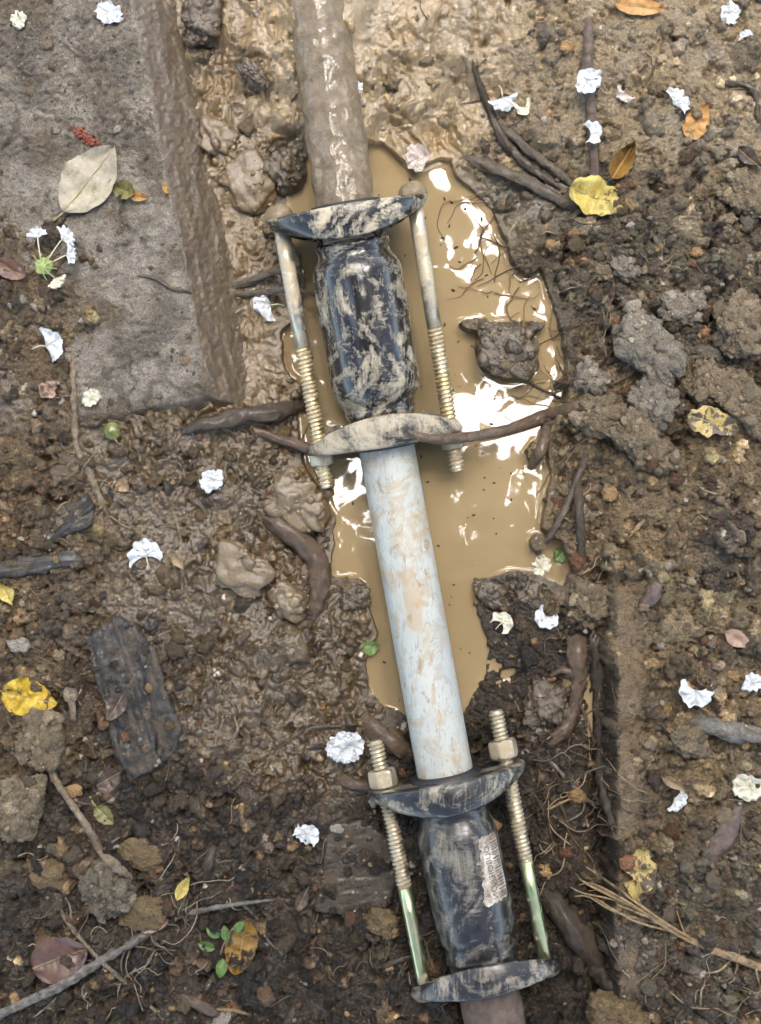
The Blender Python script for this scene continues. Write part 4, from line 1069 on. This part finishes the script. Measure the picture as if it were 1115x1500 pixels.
petal(450, 1221, 36, 'white petal left of the lower coupling', 2, seed=10, claw=False)
petal(521, 131, 22, 'small white petal stuck to the muddy old pipe', 2, seed=11, claw=False, pos=W(521, 131, 10))
petal(611, 232, 40, 'pale pinkish petal at the upper edge of the water', 2, M_PETP, 12, False)
petal(738, 148, 34, 'white petal on tan mud left of the upright stick', 1, seed=13)
petal(858, 125, 40, 'ragged white petal in the middle of the upright stick', 2, seed=14, claw=False, lift=22)
petal(868, 199, 26, 'small white petal low on the upright stick', 1, seed=15, claw=False, lift=18)
petal(992, 149, 36, 'white folded petal above the orange leaf fragment', 1, seed=16, claw=False)
petal(1068, 20, 32, 'white petal in the upper right corner', 2, seed=17, claw=False)
petal(1110, 310, 42, 'white petal cut by the right edge', 1, seed=18, claw=False)
petal(1018, 1018, 38, 'white petal above the weathered grey stick', 1, seed=19, claw=False)
petal(1102, 1000, 32, 'white petal at the right edge level with the grey stick', 2, seed=20, claw=False)
petal(992, 1172, 28, 'small white petal below the curved tan seed pod', 1, seed=21, claw=False)
petal(799, 908, 28, 'small white petal on the mud below the water', 1, seed=22, claw=False)
petal(738, 909, 26, 'beige petal on the mud left of a small white one', 1, M_PETC, 23)
petal(793, 830, 32, 'cream petal beside the floating green leaf', 2, M_PETC, 24, False, lift=3)
petal(1096, 1152, 46, 'pale greenish petal remains at the right edge', 2, M_PETC, 26, False)
petal(915, 140, 22, 'small greyish petal right of the upright stick', 1, M_PETP, 27, False)
petal(770, 160, 20, 'cream crumb of petal right of a white one on tan mud', 1, M_PETC, 28, False)
petal(256, 295, 15, 'tiny white petal on the slab edge', 1, seed=29, claw=False)
petal(1092, 52, 16, 'tiny white petal below the upper right corner', 1, seed=30, claw=False)

def flower_cluster():
    P = perch(505, 1096, 36, 6); r_ = root('flower_cluster', P, 'large white crinkled flower cluster left of the lower coupling nut', 'flower'); r = random.Random(3)
    for k, (dx, dy, sz, an) in enumerate(((-24, 2, 30, 3.2), (-8, 16, 36, 2.0), (8, 18, 34, 1.4), (22, 14, 34, .5), (-10, -8, 32, 4.3), (14, -8, 32, 5.2), (2, 4, 32, .9), (-2, 24, 28, 1.7), (0, 2, 34, 3.9), (4, 6, 30, 5.6), (-6, 6, 32, 2.4))):
        V, F = petal_mesh(sz, an, 40 + k, 1.7, .3, (dx * .62 - math.cos(an) * 4, dy * .62 - math.sin(an) * 4, r.uniform(0, 9))); obj('petal_blade', V + P, F, M_PET, r_)
    obj('flower_stalk', *tube([P + (0, 0, 2), P + (6, -14, -6), P + (2, -26, -16)], [1.6, 1.4, 1.6], 7), M_CLAW, r_)
flower_cluster()
def whole_flower():
    P = perch(74, 388, 34, 3); r_ = root('flower', P, 'fallen flower with four white petals and pale green calyx on the slab', 'flower')
    c0 = np.array((-10, -6, 4))
    for k, (dx, dy, sz, an) in enumerate(((-16, 36, 28, 1.7), (18, 34, 34, .6), (24, 12, 28, .1), (8, -20, 28, -1.0))):
        V, F = petal_mesh(sz, an, 60 + k, 1.3, .2, (dx, dy, 7)); p = obj('petal_blade', V + P, F, M_PET if k < 3 else M_PETC, r_)
        obj('petal_stalk', *tube([P + c0, P + c0 * .4 + np.array((dx, dy, 7)) * .6 + (0, 0, 3), P + (dx, dy, 8)], [1.3, 1.0, 1.0], 6), M_CLAW, p)
    V, F = lump(c0 + P + (2, 2, 2), 13, 12, 7, .4, 5, .25, 3); obj('calyx', V, F, M_CALYX, r_)
    for k in range(7):
        a = k * .55 - 1.2; obj('stamen', *tube([P + c0 + (4, 0, 6), P + c0 + (math.cos(a) * 12, math.sin(a) * 12, 11), P + c0 + (math.cos(a) * 22, math.sin(a) * 20, 8)], [.8, .7, .9], 5), M_CALYX, r_)
whole_flower()

# ------------------------------------------------------------------ clods, stones, wood
MC = {
 'grey': simple_soil('dry grey clod', srgb(118, 108, 96), srgb(170, 160, 146), .9, 260),
 'tan': simple_soil('tan clod', srgb(112, 94, 70), srgb(166, 146, 116), .85, 240),
 'wet': simple_soil('wet brown clod', srgb(92, 78, 58), srgb(130, 112, 86), .4, 200, .7),
 'dark': simple_soil('dark wet clod', srgb(52, 46, 39), srgb(86, 77, 66), .5, 240, .5),
 'ochre': simple_soil('ochre stone', srgb(124, 98, 62), srgb(176, 148, 102), .8, 240),
 'black': simple_soil('charred wood', srgb(38, 36, 34), srgb(84, 80, 76), .42, 160, .35),
 'fibre': simple_soil('fibrous clod', srgb(104, 92, 76), srgb(176, 164, 142), .9, 420, 0, 1.0),
}
def clod(px, py, rx, ry, rz, mat, label, rot=0, cat='soil clod', name='soil_clod', seed=None, amp=.34, ang=.3, sink=.33, fine=.11):
    seed = seed or int(px + py); P = G(px, py, rz * (1 - 2 * sink) * .6)
    B = MB(); V, F = lump(P, rx, ry, rz, -rot, seed, amp, 5, ang, fine); r_ = np.random.default_rng(seed)
    c1, c2, wt, ncr = MCOL[mat]; c1, c2 = np.array(srgb(*c1)), np.array(srgb(*c2))
    t = np.clip(.5 + .55 * fbm(V[:, 0] + V[:, 2], V[:, 1] - V[:, 2], 22, 4, seed), 0, 1)[:, None]
    B.add(V, F, c1 * (1 - t) + c2 * t)
    cen = V.mean(0); up = np.where(V[:, 2] > cen[2] - rz * .2)[0]
    for k in range(int(ncr * rx * ry / 900)):
        p = V[up[r_.integers(len(up))]]; q = min(1.6 + r_.pareto(2.3) * 1.7, min(rx, ry) * .3)
        v_, f_ = lump(p - (p - cen) * .03, q * r_.uniform(.8, 1.4), q, q * .8, r_.uniform(0, 3), k, .45, 2, .3, .06)
        B.add(v_, f_, (c1 + (c2 - c1) * r_.random()) * math.exp(r_.normal(0, .25)))
    V = np.vstack(B.V); return tag(obj(name, V, B.F, M_SOIL, cols=np.vstack(B.C), wet=np.full(len(V), wt)), label, cat)
MCOL = {'grey': ((132, 122, 107), (184, 172, 154), .2, 120), 'tan': ((126, 109, 84), (176, 157, 128), .3, 130), 'wet': ((104, 86, 58), (142, 120, 86), .95, 25),
        'dark': ((74, 62, 45), (112, 95, 70), .8, 70), 'ochre': ((122, 100, 68), (170, 146, 106), .3, 25), 'fibre': ((104, 92, 76), (170, 158, 136), .2, 160)}
clod(952, 516, 62, 34, 26, 'grey', 'largest grey clod on the right soil above the muddy yellow leaf', .9)
clod(958, 590, 34, 26, 22, 'grey', 'grey clod touching the lower end of the largest one', .7)
clod(1092, 600, 44, 28, 24, 'tan', 'tan clod at the right edge beside the muddy yellow leaf', .9)
clod(868, 884, 36, 32, 30, 'tan', 'round tan clod ball on the bank right of the water', .2, fine=.16)
clod(888, 612, 40, 28, 22, 'tan', 'tan clod at the right end of the reddish root', .3)
clod(930, 640, 34, 24, 20, 'tan', 'angular tan clod right of the reddish root', .8, ang=.5)
clod(966, 668, 28, 22, 18, 'tan', 'rounded tan clod below the largest grey one', .2)
clod(60, 1080, 30, 42, 18, 'tan', 'pale clod at the upper end of the dry twig', .3)
clod(72, 1278, 26, 20, 16, 'ochre', 'yellowish stone near the left edge', .3, 'stone', 'stone', ang=.5)
clod(158, 1300, 36, 34, 26, 'fibre', 'fibrous clod full of fine roots at the end of the dry twig', .5, fine=.2)
clod(212, 1336, 34, 22, 18, 'ochre', 'brown stone above the long grey branch', .1, 'stone', 'stone')
clod(208, 1250, 30, 20, 14, 'ochre', 'flat brown stone right of the dry twig', .2, 'stone', 'stone', ang=.4)
clod(300, 30, 30, 38, 26, 'dark', 'dark stone at the top beside the slab', .2, 'stone', 'stone', ang=.4)
clod(372, 110, 26, 12, 12, 'dark', 'dark clod between the slab and the old pipe', .7)
clod(366, 268, 38, 48, 20, 'wet', 'smooth wet clod left of the upper flange', -.3, fine=.02, amp=.18)
clod(320, 205, 26, 34, 16, 'wet', 'wet brown clod on the mud beside the slab side', -.4, fine=.04)
clod(418, 250, 26, 34, 22, 'dark', 'dark wet clod beside the old pipe end', .1)
clod(1094, 285, 36, 28, 24, 'tan', 'tan clod at the right edge above a cut off petal', .3)
clod(884, 402, 16, 10, 12, 'tan', 'small tan stone below the pale yellow leaf', .2, 'stone', 'stone')
clod(880, 440, 18, 10, 10, 'grey', 'small flat grey stone on the dark soil', -.3, 'stone', 'stone')
clod(800, 1030, 30, 34, 18, 'dark', 'dark clod beside the brown bending root', .3)
clod(352, 835, 42, 34, 14, 'wet', 'wet clod on the left bank below the bent root', .3, fine=.05)
clod(420, 880, 30, 24, 16, 'wet', 'wet clod under the thick bent root', .6, fine=.05)
clod(436, 735, 44, 36, 20, 'wet', 'wet mud clod beside the left bolt end', .4, fine=.06)
clod(560, 1350, 26, 18, 16, 'ochre', 'small brown clod left of the lower left bolt', .5)
clod(900, 1480, 44, 26, 26, 'ochre', 'tan clod at the bottom edge right of the lower coupling', .2, fine=.15)
clod(520, 875, 22, 18, 12, 'dark', 'dark clod standing in the water left of the white pipe', .3)
clod(740, 515, 40, 36, 12, 'dark', 'dark mud lump forming an island in the water', .3)
clod(720, 870, 26, 18, 12, 'dark', 'small dark clod on the mud below the water', .3)
clod(776, 872, 26, 20, 14, 'dark', 'rounded dark clod right of the small one below the water', .5)

clod(1046, 566, 40, 30, 24, 'tan', 'tan clod between the largest grey clod and the right edge', .5)
clod(1000, 452, 34, 24, 20, 'grey', 'grey brown clod above the largest grey one', .2)
clod(1086, 478, 36, 40, 22, 'tan', 'tan clod at the right edge level with the largest grey one', .4)
clod(866, 556, 26, 20, 18, 'grey', 'small grey clod left of the largest grey one beside the water', .6)
clod(915, 395, 20, 16, 14, 'grey', 'small grey clod right of a tan stone below the pale yellow leaf', .3)
clod(30, 1180, 34, 44, 22, 'tan', 'tan clod at the left edge below the dry twig top', .4)
clod(1010, 1085, 26, 22, 16, 'tan', 'small tan clod left end of the weathered grey stick', .2)
def fruit():
    P = G(166, 632, 9); V, F = lump(P, 13, 14, 11, .3, 4, .07, 4, 0, .02)
    m, n, b = new_mat('green fruit skin'); n.links.new(ramp(n, noise(n, 90, 4, .6), [(.35, srgb(84, 92, 40)), (.7, srgb(150, 152, 84))]), b.inputs['Base Color']); b.inputs['Roughness'].default_value = .25
    r_ = root('green_fruit', P, 'small round green fruit below the slab edge', 'fruit'); obj('fruit_body', V, F, m, r_)
    obj('fruit_stalk', *tube([P + (4, -10, 6), P + (10, -18, 6), P + (16, -22, 2)], [1.5, 1.3, 1.2], 6), M_R['pale'], r_)
fruit()
def toadstool():
    P = G(108, 1028, 4); r_ = root('knobbed_twig', P, 'small tan twig with a knob beside the bright yellow leaf', 'twig')
    obj('stem', *tube([P + (2, -26, 2), P + (0, -6, 7), P + (-2, 8, 8)], [4, 5, 6], 10, .2, 3), M_R['pale'], r_)
    V, F = lump(P + (-2, 12, 9), 12, 11, 8, .2, 6, .25, 3); obj('knob', V, F, M_R['pale'], r_)
toadstool()

SURF = []
def surf_h(x, y):
    h = ground_h(x, y)
    for x0, y0, st, z, k in SURF:
        i, j = int((x - x0) / st), int((y - y0) / st)
        if 0 <= j < z.shape[0] and 0 <= i < z.shape[1] and k[j, i]: h = max(h, z[j, i])
    return h
def prism(name, poly, z0, z1, mat, label, cat, grain=0.0, seed=1, amp=4.0, gl=30.0, tilt=(0, 0)):
    """weathered block: outline poly (photo px), fine top grid with grain along direction grain (rad)"""
    P = np.array([W(x, y, z1)[:2] for x, y in poly]); st = 1.8
    xs = np.arange(P[:, 0].min() - 8, P[:, 0].max() + 8, st); ys = np.arange(P[:, 1].min() - 8, P[:, 1].max() + 8, st)
    X, Y = np.meshgrid(xs, ys); sd = poly_sdf(X, Y, [tuple(p) for p in P]) + 8 * fbm(X, Y, 40, 4, seed) + 1.6 * perlin(X / 6, Y / 6, seed + 4)
    c, s = math.cos(grain), math.sin(grain); a = X * c + Y * s; b = -X * s + Y * c
    top = z1 + amp * fbm(a / (gl / 8), b, 9, 4, seed + 7, .6) + amp * .8 * fbm(X, Y, 55, 3, seed + 9) + tilt[0] * (X - X.mean()) + tilt[1] * (Y - Y.mean())
    z = np.where(sd < -7, top, top - (np.clip(sd + 7, 0, 30) / 3.2) ** 2)
    z = np.where(sd > 0, np.maximum(z0, top - 8 - sd * 6), z)
    keep = sd < 7
    SURF.append((xs[0], ys[0], st, z, sd < 0))
    ny, nx = X.shape; idx = np.arange(nx * ny).reshape(ny, nx); k = keep[:-1, :-1] & keep[1:, 1:] & keep[1:, :-1] & keep[:-1, 1:]
    Q = np.stack([idx[:-1, :-1], idx[:-1, 1:], idx[1:, 1:], idx[1:, :-1]], -1)[k]; used = np.unique(Q); mp = -np.ones(nx * ny, int); mp[used] = np.arange(len(used))
    return tag(obj(name, np.stack([X, Y, z], -1).reshape(-1, 3)[used], mp[Q], mat), label, cat)
M_CHAR = wood_mat('black wet charred wood', srgb(34, 32, 29), srgb(84, 79, 73), .38, 150, .35, .52)
M_CLAYB = simple_soil('dark laminated clay', srgb(66, 56, 43), srgb(100, 86, 66), .5, 260, .35, 1.0)
prism('wood_piece', [(122, 934), (164, 902), (198, 912), (216, 948), (212, 1000), (228, 1090), (236, 1120), (196, 1142), (166, 1110), (150, 1040), (134, 980)], -40, -7, M_CHAR, 'black charred piece of wood with pale cracks on the left soil', 'wood', 1.85, 501, 8, 80)
prism('wood_piece', [(196, 934), (228, 950), (248, 1020), (266, 1076), (252, 1110), (230, 1118), (214, 1040), (206, 980)], -40, -13, M_CHAR, 'dark wood piece against the right side of the black charred one', 'wood', 1.85, 511, 4, 90)
prism('wood_piece', [(52, 786), (80, 752), (124, 722), (136, 740), (132, 768), (100, 790), (62, 802)], -30, -2, M_CHAR, 'black splintered wood left of the pale wavy root', 'wood', .6, 521, 9, 50)
prism('wood_piece', [(-20, 828), (40, 812), (110, 806), (130, 822), (60, 840), (-10, 852)], -30, 2, M_CHAR, 'dark rotten wood strip at the left edge', 'wood', .1, 531, 4, 90)
prism('wood_piece', [(68, 690), (100, 668), (124, 674), (110, 700), (76, 712)], -30, 0, M_R['red'], 'small reddish wood chip under the slab corner', 'wood', .3, 541, 3, 60)
prism('clay_block', [(478, 1210), (530, 1196), (572, 1230), (586, 1290), (566, 1330), (500, 1344), (462, 1336), (470, 1270)], -110, -55, M_CLAYB, 'dark flat clay block with fine ridges left of the lower coupling', 'clay block', .05, 551, 2.4, 24)
prism('clay_block', [(764, 1058), (800, 1040), (812, 1068), (806, 1094), (770, 1096)], -110, -64, M_CLAYB, 'small ridged clay block right of the upright nut', 'clay block', .05, 561, 4, 60)

# red crumbs on the slab
def red_crumbs():
    r = random.Random(9); B = MB(); P = G(124, 200, 0)
    for k in range(60):
        x, y = r.gauss(0, 11), r.gauss(0, 7); s = r.uniform(1.2, 3.6); V, F = lump(P + (x + .3 * y, -y - .45 * x, 1.5 + r.random() * 3), s, s * .8, s * .8, r.random() * 3, k, .3, 2); B.add(V, F)
    tag(B.build('red_crumbs', simple_soil('red crumbled fungus', srgb(130, 62, 46), srgb(178, 104, 82), .8, 500)), 'small patch of red crumbs on the slab above the large pale leaf', 'red crumbs')
red_crumbs()

# ------------------------------------------------------------------ stuff: loose crumbs and fine fibres
def crumbs():
    r_ = np.random.default_rng(77); B = MB(); n = 0
    while n < 4200:
        x, y = r_.uniform(-600, 600), r_.uniform(-790, 790); i, j = int((x + 800) / ST), int((y + 1000) / ST)
        if r_.random() > GK[j, i] or SD[j, i] < 8: continue
        a, b = slab_h(np.array(x), np.array(y))
        if a > -70 and b > -30: continue
        s = 1.3 + r_.pareto(2.2) * 1.5; s = min(s, 11); z = surf_h(x, y)
        V, F = lump((x, y, z + s * .35), s * r_.uniform(.8, 1.4), s, s * r_.uniform(.6, .9), r_.uniform(0, 3), n, .45, 2 if s < 4 else 3, .3, .05)
        v = math.exp(r_.normal(.1, .3)); t = r_.random(); c = GC[j, i] * v
        if t < .06: c = np.array(srgb(176, 142, 96)) * v
        elif t < .09: c = np.array(srgb(200, 190, 174))
        elif t < .14: c = np.array(srgb(126, 86, 58)) * v
        B.add(V, F, c); n += 1
    # grit and crumbs on the slab
    for k in range(1500):
        x, y = r_.uniform(-560, -240), r_.uniform(120, 760); a, b = slab_h(np.array(x), np.array(y))
        if a < 4 or b < 3: continue
        if fbm(np.array(x), np.array(y), 90, 3, 701) + .35 * (y > 560) + .4 * (b < 25) < r_.uniform(-.1, .5): continue
        s = 1.0 + min(6, r_.pareto(2.4) * 1.2); V, F = lump((x, y, slab_z(x, y) + s * .15), s * 1.2, s, s * .6, r_.uniform(0, 3), k, .4, 2, .3)
        B.add(V, F, np.array(srgb(*[(128, 118, 106), (96, 84, 72), (150, 128, 100), (176, 168, 156)][r_.integers(4)])))
    V = np.vstack(B.V); o = obj('soil_crumbs', V, B.F, M_SOIL, cols=np.vstack(B.C), wet=np.full(len(V), .3), org=(0, 0, 0))
    tag(o, 'loose soil crumbs and grit scattered over the banks', 'soil crumbs', kind='stuff')
crumbs()
def fibres():
    r_ = np.random.default_rng(78); B = MB(); n = 0
    m, nn, b = new_mat('fine root fibres'); a = N(nn, 'ShaderNodeAttribute'); a.attribute_name = 'Col'; nn.links.new(a.outputs['Color'], b.inputs['Base Color']); b.inputs['Roughness'].default_value = .75
    while n < 560:
        x, y = r_.uniform(-580, 580), r_.uniform(-770, 770); i, j = int((x + 800) / ST), int((y + 1000) / ST)
        if r_.random() > GK[j, i] ** 1.5 or SD[j, i] < 8: continue
        aa, bb = slab_h(np.array(x), np.array(y))
        if aa > -70 and bb > -30: continue
        L = r_.uniform(10, 46); th = r_.uniform(0, 6.28); P = []
        for k in range(5):
            z = max(ground_h(x, y), WL); P.append((x, y, z + 2 + r_.uniform(0, 3))); th += r_.normal(0, .55); x += math.cos(th) * L / 4; y += math.sin(th) * L / 4
            x = min(max(x, -700), 700); y = min(max(y, -900), 900)
        R0 = r_.uniform(.45, 1.1); V, F = tube(P, [R0, R0 * .8, R0 * .5], 5, 0, 0, 10, False)
        c = np.array(srgb(*[(186, 166, 134), (150, 126, 96), (96, 78, 60), (120, 104, 84), (66, 54, 44)][r_.integers(5)])) * r_.uniform(.7, 1.2)
        B.add(V, F, c); n += 1
    for (x0, y0, x1, y1), cnt, cs in (((690, 250, 800, 430), 20, ((120, 84, 62), (96, 70, 52), (150, 118, 88))), ((800, 430, 890, 640), 40, ((110, 92, 72), (78, 64, 50), (150, 128, 100))),
                                       ((790, 1050, 905, 1260), 40, ((170, 146, 112), (110, 90, 70))), ((20, 1290, 300, 1480), 24, ((150, 136, 116), (120, 104, 84), (186, 172, 150))), ((560, 1340, 660, 1480), 14, ((120, 104, 84),)), ((920, 1380, 1110, 1490), 16, ((170, 148, 116), (196, 176, 146)))):
        for k in range(cnt):
            x, y = W(r_.uniform(x0, x1), r_.uniform(y0, y1))[:2]; L = r_.uniform(30, 120); th = r_.uniform(0, 6.28); P = []
            for q in range(7):
                P.append((x, y, max(ground_h(x, y), WL) + 2 + r_.uniform(0, 6))); th += r_.normal(0, .38); x += math.cos(th) * L / 6; y += math.sin(th) * L / 6
            R0 = r_.uniform(.5, 1.2); V, F = tube(P, [R0, R0 * .85, R0 * .5], 6, .2, k, 18, False)
            B.add(V, F, np.array(srgb(*cs[r_.integers(len(cs))])) * r_.uniform(.7, 1.2))
    tag(B.build('root_fibres', m, org=(0, 0, 0)), 'fine root fibres strewn over the soil', 'root fibres', kind='stuff')
fibres()
def floating_specks():
    r_ = np.random.default_rng(79); B = MB(); n = 0
    while n < 110:
        x, y = r_.uniform(-120, 270), r_.uniform(-300, 540); i, j = int((x + 800) / ST), int((y + 1000) / ST)
        if SD[j, i] > -10: continue
        s = r_.uniform(.6, 2.0); V, F = lump((x, y, WL + .9), s * r_.uniform(1, 2.4), s, s * .5, r_.uniform(0, 3), n, .4, 1); B.add(V, F, np.array(srgb(60, 46, 30))); n += 1
    V = np.vstack(B.V); tag(obj('floating_specks', V, B.F, M_SOIL, cols=np.vstack(B.C), wet=np.full(len(V), .5), org=(0, 0, 0)), 'dark specks floating on the muddy water', 'specks', kind='stuff')
floating_specks()

# ------------------------------------------------------------------ unseen tree overhead: crown shaped to block sky, gaps placed to reflect in water
REFLECTION_GAPS = [[(640, 225), (705, 225), (725, 320), (748, 400), (735, 440), (690, 425), (662, 380), (645, 300)],
        [(690, 560), (775, 550), (790, 640), (808, 650), (806, 745), (760, 745), (684, 720), (672, 650)],
        [(430, 640), (535, 670), (566, 790), (505, 812), (466, 720)], [(400, 470), (446, 480), (446, 560), (415, 550)],
        [(790, 430), (830, 430), (836, 560), (806, 580)], [(300, -40), (440, -40), (440, 200), (300, 240)], [(560, -40), (700, -40), (660, 200), (600, 200)]]
def build_shade_tree():
    r_ = np.random.default_rng(15); n = 0; V = []; F = []
    zc0 = HC * U + -WL * U
    polys = [[((x - CX) * U, (CY - y) * U) for x, y in g] for g in REFLECTION_GAPS]
    while n < 22000:
        x, y = r_.uniform(-3.8, 3.8, 2); z = r_.uniform(2.7, 4.6)
        rr = math.hypot(x, y)
        core = (x / 1.2) ** 2 + (y / 1.6) ** 2 < 1
        if rr > 3.8 or (not core and r_.random() < .6): continue
        if not core and perlin(x * 1.3, y * 1.3 + z * .3, 8) > .05: continue
        k = zc0 / (zc0 + z); X, Y = np.array(x * k), np.array(y * k)
        if any(poly_sdf(X, Y, p) < .006 + .03 * perlin(X * 22, Y * 22, 3) for p in polys) and r_.random() < .93: continue  # leaves left out where bright sky should mirror in the water
        L = r_.uniform(.10, .17); wd = L * r_.uniform(.42, .55); q = r_.normal(size=3); q[2] *= .25
        d = q / np.linalg.norm(q); nn = np.array((r_.normal(0, .4), r_.normal(0, .4), 1)); s = np.cross(nn, d); s /= np.linalg.norm(s)
        c = np.array((x, y, z)); b = len(V)
        for t, ww in ((-.5, 0), (-.25, .8), (.1, 1), (.5, 0), (.1, -1), (-.25, -.8)): V.append(c + d * L * t + s * wd * .5 * ww + np.array((0, 0, -.02 * abs(ww))))
        F.append(tuple(range(b, b + 6))); n += 1
    n = 0
    while n < 7000:  # outer leaves added to shut out low sky and deepen the crevices
        a, rr = r_.uniform(0, 6.283), r_.uniform(3.0, 7.5); z = r_.uniform(1.6, 4.6) - .12 * max(0, rr - 4)
        x, y = rr * math.cos(a), rr * math.sin(a); L = r_.uniform(.25, .45); wd = L * .5
        q = r_.normal(size=3); d = q / np.linalg.norm(q); s = np.cross(r_.normal(size=3), d); s /= np.linalg.norm(s); c = np.array((x, y, z)); b = len(V)
        for t, ww in ((-.5, 0), (-.25, .8), (.1, 1), (.5, 0), (.1, -1), (-.25, -.8)): V.append(c + d * L * t + s * wd * .5 * ww)
        F.append(tuple(range(b, b + 6))); n += 1
    T = np.array((3.1, 1.6, 0.0))
    tr = root('tree', T / U, 'leafy tree out of view, its crown shaped to block sky and set the water reflections', 'tree')
    m, nt_, b = new_mat('tree leaves'); nt_.links.new(ramp(nt_, noise(nt_, 3, 3), [(.35, (.035, .05, .012)), (.7, (.075, .095, .025))]), b.inputs['Base Color']); b.inputs['Roughness'].default_value = .5
    obj('crown', np.array(V) / U, F, m, tr, smooth_=False)
    B = MB(); B.add(*tube(np.array([(3.1, 1.6, -.05), (3.0, 1.6, 1.2), (2.7, 1.3, 2.6), (2.0, .8, 3.5), (.9, .3, 4.0), (-.8, -.2, 4.3)]) / U, np.array((.20, .16, .14, .10, .06, .03)) / U, 14, .15, 3, 40))
    for k in range(7):
        a = k * .9; p0 = np.array((2.4 - k * .35, 1.05 - k * .15, 3.0 + k * .15)); p1 = p0 + np.array((math.cos(a) * 1.2, math.sin(a) * 1.2, .5))
        B.add(*tube(np.array([p0, (p0 + p1) / 2 + (0, 0, .12), p1]) / U, np.array((.05, .035, .012)) / U, 8, .15, k, 16))
    obj('trunk', np.vstack(B.V), B.F, M_R['dark'], tr)
build_shade_tree()
